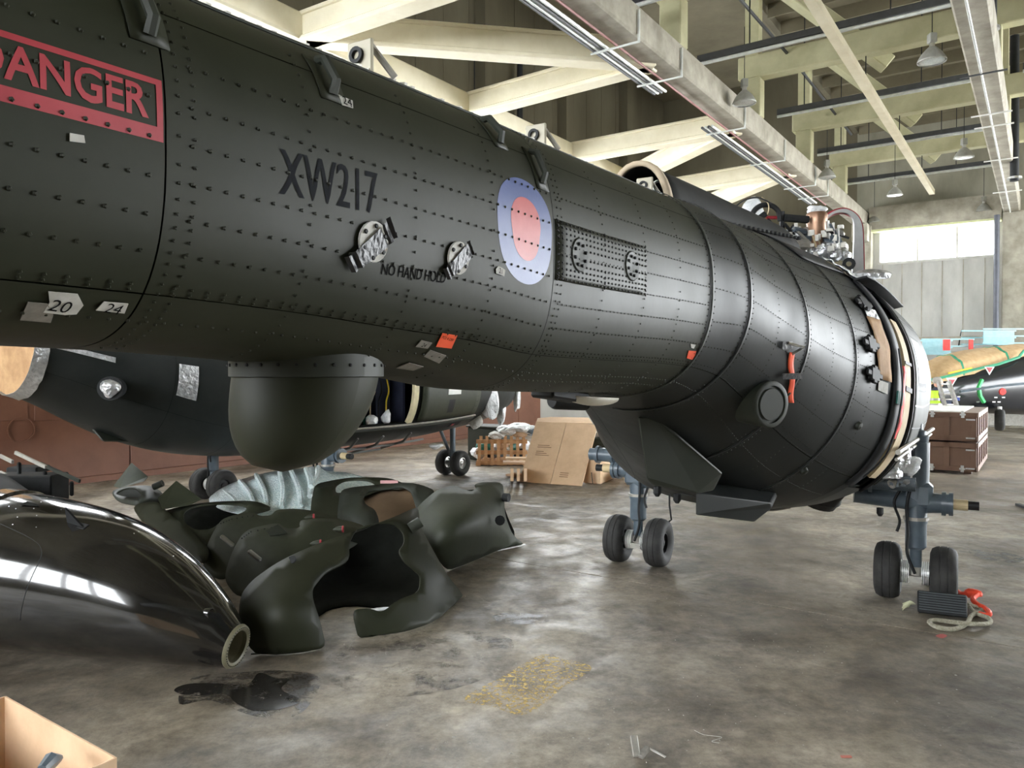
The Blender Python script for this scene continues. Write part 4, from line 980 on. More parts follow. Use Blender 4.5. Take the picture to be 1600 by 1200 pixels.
# ------------------------------------------------------------ second helicopter
HD2 = 34.0
aa = math.radians(HD2); u2 = V(math.sin(aa), math.cos(aa), 0)
Nn = gz(709, 742); h2 = Puma(Nn-u2*4.05, HD2)
far = thing('helicopter', 'second dark green helicopter behind, cabin door open, silver-taped openings', 'helicopter', h2.H(6.98,0,0))
hole2 = (7.2, 8.7, -34, 38)
hull(h2, far, GREEN2, GREEN2, [3.85, 5.08, 5.8, 8.7, 10.25, 12.45], [-180, -90, -34, 38, 90, 180], hole2)
main_gear(h2, 1, far); main_gear(h2, -1, far); nose_gear(h2, far)
# ============================================================ FAIRINGS ON THE FLOOR
def fY(py): return 2224./(py-580)      # depth of a floor point on that row
def knob(px, py, Y, d, L, r, m, name, parent, n=12):
    MB().lathe(gY(px, py, Y), d, [(0,r),(L,r),(L,r*.8),(L*.9,0)], n).build(name, m, parent, smooth=True)
FG = None
def fairing(name, label, outline, ctrl, m=OLIVE, holes=(), inner=None, step=13, thick=.014, cat='fairing', group='loose fairings on the floor', **k):
    t = thing(name, label, cat, (gz(ctrl[0][0], ctrl[0][1])), group)
    shell('moulded_skin', outline, ctrl, m, t, holes, thick, step, **k)
    if inner:
        shell('inner_wall', inner[0], inner[1], DARKIN if len(inner) < 3 else inner[2], t, (), .02, 22)
    return t
A = fairing('engine_cowling', 'largest grey-green cowling in front, with a torn keyhole opening',
 [(396,906),(430,882),(462,865),(505,847),(550,832),(612,810),(640,797),(653,793),(655,820),(670,850),(697,898),(725,932),(712,950),(682,972),(625,992),(575,1005),(560,1000),(550,953),(575,950),(597,957),(620,938),(655,925),(657,900),(648,892),(630,877),(622,862),(632,848),(630,832),(615,818),(580,818),(556,828),(545,850),(546,877),(508,895),(488,920),(488,937),(500,972),(510,1015),(455,1022),(402,1026),(372,985),(376,930)],
 [(402,1026,fY(1026)),(510,1015,fY(1015)),(560,1000,fY(1000)),(625,992,fY(992)),(682,972,fY(972)),(725,932,fY(932)),(396,906,5.2),(462,865,5.42),(550,832,5.75),(612,810,5.95),(653,793,6.35),(697,898,6.05),(655,925,5.7),(488,930,5.15),(440,950,4.98),(545,860,5.6),(372,985,5.0),(640,900,5.7)], GREEN,
 inner=([(400,900),(470,868),(560,832),(640,800),(700,900),(718,935),(640,985),(520,965),(490,1000),(420,1000)],
        [(400,900,6.2),(640,800,6.9),(560,832,6.6),(640,985,fY(960)),(520,965,fY(950)),(700,915,6.45),(560,880,6.8),(500,940,6.2)]), n=4)
A_ = A
knob(640, 826, 6.02, nrm(V(.75,.25,.45)), .10, .045, GREEN3, 'spigot', A); knob(652, 818, 6.1, nrm(V(.6,-.6,-.2)), .03, .018, STEEL, 'latch_pin', A)
knob(456, 876, 5.35, nrm(V(-.2,-.6,.7)), .01, .035, BLACKP, 'finger_hole', A)
MB().beam(gY(392,1024,5.0), gY(455,1020,5.05), .02, .03).build('edge_batten', GREEN3, A, bevel=.004)
blob(gY(600,952,5.62), .05, PLASTIC, 'torn_lining', A, (1.6,.6,.3), 4, .3, 2)
B = fairing('engine_cowling', 'scuffed green cowling at the right end of the pile',
 [(640,812),(655,790),(680,768),(697,762),(712,760),(722,765),(736,769),(745,763),(741,757),(755,754),(785,754),(787,775),(788,805),(800,836),(820,851),(800,856),(775,863),(735,880),(700,893),(680,870),(660,835)],
 [(820,851,fY(851)),(775,863,fY(863)),(735,880,fY(880)),(700,893,fY(893)),(640,812,7.3),(680,768,7.55),(712,760,7.7),(755,754,8.0),(785,754,8.25),(740,815,7.2),(790,815,7.9),(700,830,6.95)], OLIVE,
 inner=([(660,790),(700,768),(780,762),(790,800),(810,845),(740,865),(690,870)], [(660,790,8.2),(780,762,8.9),(810,845,fY(842)),(690,870,fY(850)),(740,800,8.8)]), sharp=False, n=3)
knob(787, 777, 8.0, nrm(V(.8,-.4,0)), .06, .045, BLACKP, 'spigot', B); knob(700, 781, 7.5, nrm(V(0,-1,.3)), .02, .03, BLACKP, 'finger_hole', B); knob(781, 813, 7.6, nrm(V(.2,-1,.1)), .012, .05, BLACKP, 'drain_hole', B)
MB().beam(gY(776,861,fY(861)-.02), gY(820,852,fY(852)-.02), .03, .03).build('edge_batten', STEEL, B, bevel=.004)
C1 = fairing('engine_cowling', 'cowling in the middle of the pile with a large round-cornered opening and tan lining',
 [(528,838),(528,800),(532,767),(550,762),(592,758),(637,754),(662,759),(682,768),(665,800),(640,835),(590,848)],
 [(590,848,fY(880)),(528,838,fY(870)),(532,767,8.2),(592,758,8.1),(637,754,8.1),(682,768,8.0),(640,835,7.6),(550,800,7.6)], GREEN3,
 holes=[[(577,767),(567,776),(571,789),(586,797),(592,812),(592,832),(634,834),(652,800),(647,783),(642,768),(628,761),(600,766)]],
 inner=([(560,768),(640,762),(670,775),(650,835),(570,850)], [(560,768,8.8),(640,762,8.8),(670,775,8.6),(650,835,8.3),(570,850,8.3)], mat('dark_tan_lining', (.14,.09,.05), .8)), n=4)
D1 = fairing('engine_cowling', 'dark cowling beside the bubble wrap with a pink tag on its rim',
 [(484,815),(487,780),(492,757),(520,751),(546,747),(580,746),(610,748),(632,756),(628,766),(600,764),(560,780),(535,815)],
 [(484,815,fY(850)),(492,757,8.9),(546,747,9.0),(632,756,8.8),(560,780,8.6),(535,815,8.2)], GREEN,
 holes=[[(525,772),(524,760),(537,752),(560,750),(578,752),(588,758),(570,766),(545,768)]], inner=([(500,760),(590,752),(580,790),(510,800)], [(500,760,9.3),(590,752,9.4),(580,790,9.2),(510,800,9.)]), n=4)
MB().box(gY(608,753,8.7), (.20,.01,.035)).build('paper_tag', mat('pink_tag', (.62,.35,.34), .7), D1)
rg = MB()
E1 = fairing('domed_fairing', 'rear one of two domed olive covers with red-lipped vents',
 [(316,874),(330,838),(345,813),(362,806),(395,800),(406,807),(424,806),(431,797),(462,795),(500,800),(530,811),(546,818),(520,840),(420,872),(350,908),(322,898)],
 [(322,898,6.75),(350,908,6.7),(316,874,6.85),(345,813,7.0),(395,800,7.08),(462,795,7.2),(546,818,7.4),(520,840,7.2),(420,850,6.85),(420,872,6.75)], OLIVE, n=4)
E2 = fairing('domed_fairing', 'front one of two domed olive covers with red-lipped vents and a square hatch',
 [(350,905),(362,865),(378,836),(392,826),(435,817),(447,827),(469,826),(468,813),(500,810),(540,813),(576,824),(562,850),(500,880),(430,930),(372,935)],
 [(372,935,6.15),(350,905,6.25),(362,865,6.3),(392,826,6.42),(435,817,6.5),(500,810,6.65),(576,824,6.9),(500,860,6.35),(430,930,6.05),(430,870,6.2)], OLIVE, n=4)
for (x, y, Y, p) in ((485,808,7.15,E1),(530,827,6.6,E2),(495,849,6.35,E2)):
    q = gY(x, y, Y-.03); d = nrm(V(1,.1,.05)); MB().lathe(q-d*.06, d, [(0,0),(.03,.02),(.07,.028),(.09,.026)], 12).build('vent_scoop', OLIVE, p, smooth=True); MB().lathe(q+d*.025, d, [(0,.03),(.012,.03),(.014,.02),(0,.02)], 12, True).build('vent_lip', RED, p)
for (x, y, Y, p) in ((355,845,6.85,E1),(398,868,6.2,E2)):
    MB().beam(gY(x-10, y-8, Y-.05), gY(x+10, y+8, Y-.05), .05, .03).build('recessed_handle', LAMPG, p, bevel=.01)
a4 = [gY(x, y, Y) for x, y, Y in ((418,829,6.38),(436,819,6.45),(451,833,6.40),(424,837,6.36))]
MB().add([p-V(0,.03,-.004) for p in a4], [(0,1,2,3)]).build('hatch', GREEN3, E2, norm=False, solid=.006)
b = MB()
for (pts, Y) in (([(345,813),(362,806),(395,800)], 6.95), ([(378,836),(392,826),(435,817)], 6.38)):
    for k in range(9): 
        s_ = k/8*2; i = min(1, int(s_)); f_ = s_-i; x = pts[i][0]+(pts[i+1][0]-pts[i][0])*f_; y = pts[i][1]+(pts[i+1][1]-pts[i][1])*f_+5; b.lathe(gY(x, y, Y+(x-380)*.002-.03), V(0,-1,.3), [(0,.007),(.006,.004),(.006,0)], 5)
b.build('edge_rivets', BLACKP, E2, kind='stuff')
F1 = fairing('sponson_shell', 'open green shell left of the pile with a pointed wedge on top, nearer one',
 [(246,802),(290,790),(340,784),(400,783),(428,795),(400,803),(350,818),(328,850),(316,866),(268,850),(250,826)],
 [(268,850,fY(880)),(316,866,fY(885)),(246,802,7.8),(340,784,8.2),(428,795,8.2),(328,850,7.2),(290,830,7.3)], OLIVE,
 holes=[[(286,802),(300,793),(345,787),(386,791),(384,800),(350,812),(330,828),(306,829),(289,818)]], inner=([(280,790),(395,788),(340,840),(290,835)], [(280,790,8.6),(395,788,8.9),(340,840,8.1),(290,835,8.)]), n=4)
def pyr(px3, Y, m, parent, name='pointed_wedge', dep=.35):
    p = [gY(x, y, Y+dy) for (x, y, dy) in px3]; b_ = p[0]*0+sum(p)/len(p)+V(0,dep,-.05)
    n_ = len(p); bb_ = MB(); bb_.add(p+[b_], [tuple(range(n_))]+[(i, (i+1)%n_, n_) for i in range(n_)]); return bb_.build(name, m, parent, bevel=.008)
pyr([(245,778,0),(275,750,.3),(316,780,.1),(296,790,-.05),(253,796,-.1)], 7.75, OLIVE, F1)
F2 = fairing('sponson_shell', 'open green shell left of the pile with a pointed wedge on top, farther one',
 [(172,768),(200,760),(237,759),(256,772),(252,790),(215,790),(185,785)],
 [(185,785,fY(830)),(252,790,fY(830)),(172,768,9.2),(237,759,9.5),(256,772,9.3),(215,790,8.6)], GREEN3, holes=[[(180,772),(195,764),(212,763),(221,772),(219,779),(190,776)]],
 inner=([(178,765),(230,762),(230,785),(185,785)], [(178,765,9.9),(230,762,9.9),(230,785,9.5),(185,785,9.4)]), n=4)
pyr([(176,760,0),(205,722,.3),(232,745,.1),(226,752,-.05),(186,763,-.1)], 9.0, OLIVE, F2)
knob(240, 761, 9.3, nrm(V(.8,0,.35)), .12, .04, GREEN3, 'spigot', F2)
F3 = fairing('fairing_scrap', 'low green panel edge showing below the nearer pointed shell',
 [(205,790),(246,782),(262,800),(300,830),(330,860),(318,885),(262,850),(225,820)], [(262,850,fY(892)),(318,885,fY(915)),(205,790,8.0),(262,800,7.6),(330,860,6.8)], GREEN, n=4)
# bubble wrap heap
bw = thing('bubble_wrap', 'pale blue bubble wrap draped in a heap behind the fairings', 'bubble wrap', gz(450, 800))
shell('film_sheet', [(322,782),(345,763),(385,746),(430,736),(470,733),(497,727),(508,737),(540,738),(570,746),(600,752),(560,800),(500,815),(430,810),(350,800)],
 [(350,800,fY(850)),(430,810,fY(850)),(500,815,fY(850)),(322,782,9.4),(385,746,9.5),(497,727,9.7),(570,746,9.5),(600,752,9.4),(440,770,8.8),(500,765,8.9)], BUBBLE, bw, (), .01, 12)
b = MB()
for k, (x0, y0, x1, y1) in enumerate(((400,742,418,795),(437,737,440,792),(455,736,470,790),(478,733,484,775),(375,752,398,790),(350,768,372,792),(497,730,486,760))):
    pts = catmull([gY(x0, y0, 9.35), gY((x0+x1)/2+4, (y0+y1)/2, 8.75), gY(x1, y1, 8.45)], 6); b.tube(pts, .03, 6)
b.build('fold', BUBBLE, bw, smooth=True)

# ---- big gloss black nose cone
nc = thing('nose_cone', 'glossy black tapered nose shell lying in the left foreground, open ring at its tip', 'nose cone', gz(250, 1060))
c0 = gY(371, 1011, 4.72); r0 = .125; c0[2] = .15
ca = nrm(V(-.955, .23, .175)); Ln = 2.05
pr_ = [(0,.118),(.0,.128),(.02,.135),(.08,.165),(.16,.208),(.30,.270),(.50,.342),(.80,.418),(1.1,.465),(1.4,.493),(1.62,.508),(1.75,.512)]
ca2 = nrm(V(ca[0], ca[1], 0))
def CC(q, r): return V(c0[0]+ca[0]*q, c0[1]+ca[1]*q, max(.15, r+.02) if q > 0 else .15)      # the shell lies along the floor, so its centre climbs with its radius
def body(prof_, name, off=0.):
    xx_ = nrm(np.cross(ca, UP)); yy_ = np.cross(xx_, ca); P = []
    for q, r in prof_: P.append([CC(q, r-off)+r*(xx_*math.cos(a)+yy_*math.sin(a)) for a in np.linspace(0, 2*PI, 73)])
    return MB().grid(P).build(name, GLOSS, nc, smooth=True, norm=True)
fine = []
for (a, ra), (b_, rb_) in zip(pr_[1:], pr_[2:]):
    for k in range(3): fine.append((a+(b_-a)*k/3, ra+(rb_-ra)*k/3))
fine = pr_[:1]+[(q, float(np.interp(q, [p[0] for p in pr_[1:]], [p[1] for p in pr_[1:]]))) for q, r in fine]+pr_[-1:]
body(catmull([np.array(p) for p in pr_[1:]], 4), 'cone_skin')
body([(1.75,.512),(1.77,.530),(1.89,.535),(1.90,.50),(1.76,.49)], 'rear_rim', .02)
MB().lathe(c0, ca, [(-.004,.130),(.012,.136),(.03,.128),(.03,.10),(.0,.098),(-.008,.112)], 40, True).build('tip_ring', mat('olive_primer', (.13,.12,.075), .5), nc, smooth=True)
MB().lathe(c0, ca, [(.0,.100),(.12,.105),(.13,.085),(.16,.085),(.17,.12),(.30,.12)], 36).build('tip_socket', mat('khaki_primer', (.20,.19,.13), .6, scale=12), nc, smooth=True)
MB().lathe(c0+ca*.2, ca, [(0,.0),(0,.12)], 30).build('tip_bulkhead', mat('khaki_primer_dark', (.12,.12,.085), .6), nc)
xx = nrm(np.cross(ca, UP)); yy = np.cross(xx, ca)   # xx : towards the camera side
if xx[1] > 0: xx = -xx
if yy[2] < 0: yy = -yy
def cr(q):
    for (a, ra), (b_, rb_) in zip(pr_[1:], pr_[2:]):
        if a <= q <= b_: return ra+(rb_-ra)*(q-a)/(b_-a)
    return pr_[-1][1]
def cp(q, th, off=0): a = math.radians(th); return CC(q, cr(q))+(cr(q)+off)*(xx*math.cos(a)+yy*math.sin(a))
b = MB()
for k in range(40): a = k*9; p = c0-ca*.006+(xx*math.cos(math.radians(a))+yy*math.sin(math.radians(a)))*.118; b.lathe(p, -ca, [(0,.004),(.004,.003),(.004,0)], 5)
b.build('ring_rivets', BLACKP, nc, kind='stuff')
# hatch seam, fin, scoop, slot and small fittings
def seam(pts, name='panel_seam', r=.0022):
    MB().tube([cp(q, th, .0008) for q, th in pts], r, 5).build(name, BLACKP, nc)
seam(catmull([np.array(p) for p in ((1.75,56),(1.5,50),(1.25,44),(1.15,38),(1.12,28),(1.13,5),(1.15,-15))], 6))
p = cp(1.05, 66); n_ = nrm(p-CC(1.05, cr(1.05))); s_ = nrm(np.cross(n_, ca))
b = MB(); b.add([p+ca*.10, p-ca*.02, p+n_*.12+ca*.09, p+ca*.10+s_*.012, p-ca*.02+s_*.012, p+n_*.12+ca*.09+s_*.012], [(0,1,2),(5,4,3),(0,3,4,1),(1,4,5,2),(2,5,3,0)]); b.build('blade_antenna', BLACKP, nc)
MB().box(p+ca*.04, (.15,.05,.008), (ca, s_, n_)).build('antenna_base', BLACKP, nc, bevel=.003)
p = cp(1.5, 74, .002); n_ = nrm(p-CC(1.5, cr(1.5))); s_ = nrm(np.cross(n_, ca)); MB().add([p-ca*.07+n_*.003, p+ca*.05+s_*.03+n_*.004, p+ca*.05-s_*.02+n_*.004, p-ca*.02-s_*.02+n_*.004], [(0,1,2,3)]).build('dark_slot', DARKIN, nc, norm=False)
p = cp(.13, 58); n_ = nrm(p-CC(.13, cr(.13))); sc_ = MB().lathe(p+ca*.16+n_*-.01, nrm(-ca+n_*.12), [(0,.0),(.03,.02),(.10,.034),(.15,.036),(.15,.028),(.11,.02)], 18); sc_.build('scoop', GLOSS, nc, smooth=True)
MB().box(cp(1.45, -12, .01), (.03,.012,.05)).box(cp(1.45, -19, .01), (.012,.012,.05)).build('clip_fitting', STEEL, nc, bevel=.003)
MB().box(cp(1.47, -4, .004), (.016,.01,.012)).box(cp(1.43, -4, .004), (.016,.01,.012)).build('white_mark', WHITEP, nc)
p = cp(1.66, 0, .004); MB().add([p+V(-.02,0,.016), p+V(-.014,0,-.014), p, p+V(.02,0,.012), p+V(.014,0,-.018)], [(0,1,2),(2,4,3)]).build('bow_mark', mat('amber_mark', (.70,.42,.03), .5), nc, norm=False, solid=.001)
b = MB(); rs = np.random.RandomState(6)
for k in range(36): b.lathe(cp(rs.uniform(.3,1.7), rs.uniform(50,100), 0), V(0,-.2,1), [(0,.004),(.002,.003),(.002,0)], 5)
b.build('surface_studs', STEEL, nc, kind='stuff')
# bulkhead frame behind the rim
rf2 = thing('open_frame_section', 'black domed bulkhead with pale rails behind the nose cone at the left edge', 'aircraft part', G(0,0,0)*0+V(*(c0+ca*2.1)[:2], 0))
MB().lathe(CC(1.90, .52), ca, [(0,.50),(.0,.53),(.25,.60),(.32,.57)], 60).build('dome_bulkhead', BLACKP, rf2, smooth=True)
MB().lathe(CC(2.2, .56), ca, [(0,.0),(0,.58),(.5,.58)], 48).build('rear_shell', DARKIN, rf2, smooth=True)
for (a, b_) in (((0,738),(40,757)),((24,707),(72,730)),((0,712),(20,722)),((62,724),(125,752))):
    p, q = gY(a[0], a[1], 6.1), gY(b_[0], b_[1], 5.95); MB().beam(p, q, .02, .028).build('rail', DULL if a[0] < 50 else GREEN3, rf2, bevel=.003)
blob(gY(15,752,6.2), .09, BLACKP, 'dark_mechanism', rf2, (1.4,1,.7), 5, .35)
MB().box(gY(45,733,6.3), (.25,.2,.05)).box(gY(40,762,6.05), (.55,.25,.22)).beam(gY(30,722,6.05), gY(30,760,6.05), .03, .03).beam(gY(70,736,6.0), gY(70,765,6.0), .03, .03).beam(gY(112,752,6.0), gY(112,775,6.0), .03, .03).build('dark_hatch', BLACKP, rf2, bevel=.01)
# ---- cardboard box bottom left
zb = .42
P1, P2 = gz(8, 1088, zb), gz(181, 1184, zb); dE = nrm(P2-P1); dN = V(dE[1], -dE[0], 0)
if dN[1] > 0: dN = -dN
bx = thing('cardboard_box', 'open cardboard box cut by the bottom left corner', 'box', V(P1[0], P1[1], 0))
L_ = np.linalg.norm(P2-P1); wd = .55
def bpan(p, q, name='side'): MB().beam((p+q)/2-(q-p)/2+V(0,0,-zb/2), (p+q)/2+(q-p)/2+V(0,0,-zb/2), .008, zb).build(name, CARD, bx)
P3, P4 = P2+dN*wd, P1+dN*wd
bpan(P1, P2); bpan(P2, P3); bpan(P4, P3); bpan(P1, P4)
MB().add([V(p[0], p[1], .01) for p in (P1, P2, P3, P4)], [(0,1,2,3)]).build('bottom', CARD2, bx, solid=.006)
for s_ in (.32, .72): MB().beam(P1+dE*L_*s_+dN*.006-UP*.2, P1+dE*L_*s_+dN*.006-UP*.002, .004, .004).build('crease', CARD2, bx)
tag(MB().tube([gY(66,1203,2.75), gY(80,1188,2.8), gY(94,1184,2.85)], [.02,.03,.012], 8).build('grey_part', GREYM, smooth=True, loc=gz(80,1195,.3)), 'small grey metal part sticking up inside the open cardboard box', 'aircraft part')
# ---- floor debris
dbs = thing('wood_splinter', 'split pale bracket scrap at the bottom centre of the floor', 'debris', gz(1000, 1180))
MB().beam(gz(995,1182,.01), gz(990,1150,.07), .035, .02).build('shard', DULL, dbs, bevel=.003); MB().beam(gz(1000,1183,.01), gz(1012,1168,.03), .03, .02).build('shard', LABELD, dbs, bevel=.003); MB().beam(gz(1012,1168,.02), gz(1040,1183,.004), .012, .004).build('shard', LABEL, dbs)
tag(MB().beam(gz(1590,788,.02), gz(1640,806,.02), .06, .03).build('black_strap', BLACKP, loc=gz(1590,788)), 'black strap end on the floor at the right edge', 'strap')
tag(MB().tube(catmull([gz(x, y, .003) for x, y in ((1085,1141),(1100,1148),(1128,1152),(1112,1158),(1124,1161))], 5), .0012, 4).build('thread', LABEL, loc=gz(1100,1150)), 'fine pale thread curled on the floor', 'debris')
tag(MB().box(gz(1322,1182,.004), (.05,.015,.006)).build('red_chip', mat('red_chip', (.45,.16,.12), .7), loc=gz(1322,1182)), 'reddish flake lying on the floor near the bottom right', 'debris')
# ---- wheel chock with rope
ck = thing('wheel_chock', 'black ribbed rubber wheel chock in front of the right main wheel', 'chock', gz(1475, 965))
c1, c2 = gz(1434, 958, 0), gz(1512, 967, 0); dd = nrm(c2-c1); nn = V(-dd[1], dd[0], 0); nn = nn if nn[1] > 0 else -nn; Lc = np.linalg.norm(c2-c1)
wp = [(0,.0),(0,.02),(.055,.155),(.08,.155),(.095,.02),(.095,0)]
MB().add([c1+nn*a+UP*(z+.004) for a, z in wp]+[c2+nn*a+UP*(z+.004) for a, z in wp], [tuple(range(6)), tuple(range(11,5,-1))]+[(i, (i+1)%6, 6+(i+1)%6, 6+i) for i in range(6)]).build('body', BLACKP, ck, bevel=.008)
for k in range(8):
    s_ = (k+.5)/8; p = c1+nn*(.055*s_-.004)+UP*(.02+.135*s_+.008); MB().beam(p+dd*.01, p+dd*(Lc-.01), .008, .008).build('rib', mat('chock_rib', (.045,.055,.06), .5) if k == 0 else bpy.data.materials['chock_rib'], ck)
ck2 = thing('wheel_chock', 'second chock, mostly hidden behind the right main wheel', 'chock', gz(1490, 925))
MB().box(gz(1480,925,.0)+V(.05,.25,.07), (.22,.18,.14), (dd, nn, UP), .6).build('body', BLACKP, ck2, bevel=.01)
rp = thing('chock_rope', 'grubby rope looped on the floor beside the wheel chock', 'rope', gz(1500, 975))
MB().tube(catmull([gz(x, y, z) for x, y, z in ((1512,945,.05),(1530,950,.02),(1533,955,.02),(1518,962,.02),(1510,975,.02),(1490,983,.016),(1465,980,.016),(1452,972,.016),(1462,969,.016),(1490,972,.016),(1520,975,.035),(1545,974,.02),(1545,966,.02),(1525,958,.02),(1515,948,.04))], 7), .016, 8).build('strand', ROPE, rp, smooth=True)
rp2 = thing('rope_tuft', 'frayed pale rope end left of the wheel chock', 'rope', gz(1418, 950)); rs = np.random.RandomState(2)
b = MB()
for k in range(16): a = gz(1430, 944, .03); q = gz(1408+rs.rand()*12, 942+rs.rand()*14, .005); b.tube([a, (a+q)/2+UP*.02, q], .005, 4)
b.build('fibres', mat('pale_fibre', (.45,.46,.30), .9), rp2, kind='stuff')
osr = thing('orange_strap', 'fluorescent orange warning strap knotted behind the wheel chock', 'strap', gz(1530, 950))
MB().tube(catmull([gz(x, y, z) for x, y, z in ((1497,925,.04),(1502,928,.05),(1514,928,.06),(1520,924,.08),(1527,928,.07),(1520,936,.05),(1528,945,.04),(1538,950,.03),(1546,958,.03),(1541,962,.02),(1530,959,.02))], 6), .02, 8).build('webbing', ORROPE, osr, smooth=True)
blob(gz(1521,927,.07), .045, ORROPE, 'knot', osr, (1.3,1,.7), 3, .3, 2)
# ============================================================ BACKGROUND STUFF
# leaning cardboard sheet
cs = thing('cardboard_sheet', 'large creased brown cardboard sheet leaning on boxes', 'cardboard', gz(860, 756))
q0, q1 = gz(812, 753), gz(909, 760); q2, q3 = gY(934, 664, 13.0), gY(838, 659, 13.5)
MB().add([q0, (q0+q1)/2, (q2+q3)/2, q3], [(0,1,2,3)]).build('left_half', CARD, cs, solid=.02, norm=False)
MB().add([(q0+q1)/2+V(.01,0,0), q1, q2, (q2+q3)/2+V(.01,0,0)], [(0,1,2,3)]).build('right_half', CARD, cs, solid=.02, norm=False)
MB().add([gY(838,660,13.5), gY(926,662,13.2), gY(920,653,13.6), gY(861,652,13.7), gY(840,654,13.7)], [(0,1,2,3,4)]).build('top_flap', CARD, cs, solid=.015, norm=False)
b = MB(); nf = nrm(np.cross(q1-q0, q3-q0)); nf = nf if nf[1] < 0 else -nf; uu = nrm(q1-q0); vv = nrm(q3-q0)
for k, (s_, t_, l_) in enumerate(((.14,.60,.22),(.14,.57,.26),(.14,.50,.14),(.14,.47,.20),(.14,.44,.25),(.62,.15,.15),(.62,.12,.15),(.62,.18,.15))):
    p = q0+(q1-q0)*s_+(q3-q0)*t_+nf*.012; b.box(p+uu*l_/2, (l_,.012,.002), (uu, vv, nf))
b.build('faint_print', mat('faint_brown_print', (.22,.13,.07), .8), cs)
def cbox(x0, x1, xs, y1, h, lab, d=.4, name='cardboard_box'):
    a, b_ = gz(x0, y1), gz(x1, y1+1); e = b_-a; dep = nrm(V(-e[1], e[0], 0)); dep = dep if dep[1] > 0 else -dep
    t = thing(name, lab, 'box', (a+b_)/2); ax = (nrm(e), dep, UP); W_ = np.linalg.norm(e); c = (a+b_)/2+dep*d/2+UP*(h/2+.003)
    MB().box(c, (W_, d, h), ax).build('carton', CARD, t, bevel=.004)
    MB().box(c-dep*(d/2+.002)+UP*h*.08, (W_*.9,.003,.01), ax).build('tape', CARD2, t); MB().box(c+UP*(h/2+.002), (.012, d*.98, .003), ax).build('lid_gap', CARD2, t)
    return t
def cbox2(lx, cx, rx, yb, yt, lab):   # box seen by its corner
    c = gz(cx, yb); l = gz(lx, yb-3); r = gz(rx, yb-8); h = (yb-yt)/1202*c[1]
    t = thing('cardboard_box', lab, 'box', c); o4 = l+(r-c)
    MB().add([c+UP*.003, r+UP*.003, o4+UP*.003, l+UP*.003]+[p+UP*h for p in (c, r, o4, l)], [(3,2,1,0),(4,5,6,7),(0,1,5,4),(1,2,6,5),(2,3,7,6),(3,0,4,7)]).build('carton', CARD, t, bevel=.005)
    MB().beam((c+l)/2+UP*(h+.002), (r+o4)/2+UP*(h+.002), .05, .004).build('lid_tape', CARD2, t)
    return t, c, l, r, h
t, c, l, r, h = cbox2(911, 938, 957, 757, 708, 'cardboard box with black tape right of the leaning sheet')
MB().beam(c+V(-.10,-.03,.02)+(l-c)*.1, c+V(-.12,-.03,.20)+(l-c)*.1, .05, .01).build('black_tape', BLACKP, t); MB().beam(c+(r-c)*.5+V(.02,-.03,.02), c+(r-c)*.5+V(.02,-.03,.12), .05, .01).build('black_tape', BLACKP, t)
cbox2(955, 966, 976, 748, 716, 'small cardboard box half hidden by the left landing gear'); cbox2(975, 990, 1002, 757, 738, 'low cardboard box below the gear leg')
# pallet-sided crate with junk
def pallet_crate(x0, x1, yb, yt, lab, ns=8):
    a, b_ = gz(x0, yb), gz(x1, yb); e = b_-a; ax = (nrm(e), V(-nrm(e)[1], nrm(e)[0], 0), UP); W_ = np.linalg.norm(e); h = (yb-yt)/1202*a[1]
    t = thing('slatted_crate', lab, 'crate', (a+b_)/2)
    for side in (0, .8):
        for k in range(ns): MB().box(a+e*(k+.5)/ns+ax[1]*side+UP*(h/2+.005), (W_/ns*.5, .02, h-.02), ax).build('slat', PALLET, t)
    for z in (.06, h*.5, h-.05): MB().box((a+b_)/2+ax[1]*.025+UP*z, (W_, .02, .08), ax).build('rail', PALLET, t)
    for k in (0, .5, 1): MB().box(a+e*(.04+.92*k)+ax[1]*.4+UP*.035, (.09,.8,.06), ax).build('foot', PALLET, t)
    MB().box((a+b_)/2+ax[1]*.4+UP*.08, (W_, .8, .02), ax).build('deck', PALLET, t)
    return t, a, e, ax, h
t, a, e, ax, h = pallet_crate(744, 824, 728, 686, 'orange-brown slatted wooden crate full of scrap beyond the second helicopter')
rs = np.random.RandomState(9)
jm = [PLASTIC, DKGREEN, BLACKP, FOIL, GREYM, CARD]
for k in range(10): tag(blob(a+e*(k+.5)/10+ax[1]*.35+UP*(.24+.1*(k%2)), .16, jm[k%6], 'scrap_bundle', None, (1,1,.8), k+30, .35, 2, loc=a+e*(k+.5)/10+UP*.1), '%s scrap bundle in the slatted crate, %s from its left end' % (['white film','teal','black','silver foil','blue-grey','cardboard'][k%6], ['first','second','third','fourth','fifth','sixth','seventh','eighth','ninth','tenth'][k]), 'scrap', 'scrap bundles inside the slatted crate')
wl_ = [((792,672),.15,'white crumpled sheet on top of the slatted crate, leftmost',PLASTIC),((806,668),.17,'white crumpled sheet heaped in the middle of the crate top',PLASTIC),((822,670),.16,'white crumpled sheet beside the leaning cardboard',PLASTIC),((776,680),.13,'dirty film bundle at the left crate corner',LABEL),((813,678),.12,'brown card scrap under the white sheets',CARD),((835,675),.13,'grey film lump behind the leaning sheet',GREYM)]
for k, (p, r_, lab_, m_) in enumerate(wl_): tag(blob(gY(p[0], p[1], 15.2), r_, m_, 'scrap_sheet', None, (1.4,1,.6), k+50, .35, 3, loc=gY(p[0], p[1]+8, 15.2)), lab_, 'scrap', 'sheets heaped on the crate')
tag(blob(gY(940,700,13.4), .22, GREEN3, 'scrap_bag', None, (1.3,1,.8), 61, .3, 3, loc=gz(940,715,.3)), 'dark green bag on the box right of the leaning sheet', 'bag')
tag(blob(gY(938,680,13.6), .17, PLASTIC, 'scrap_sheet', None, (1,1,1), 62, .4, 3, loc=gz(938,690,.3)), 'white and black crumpled sheet above the dark green bag', 'scrap')
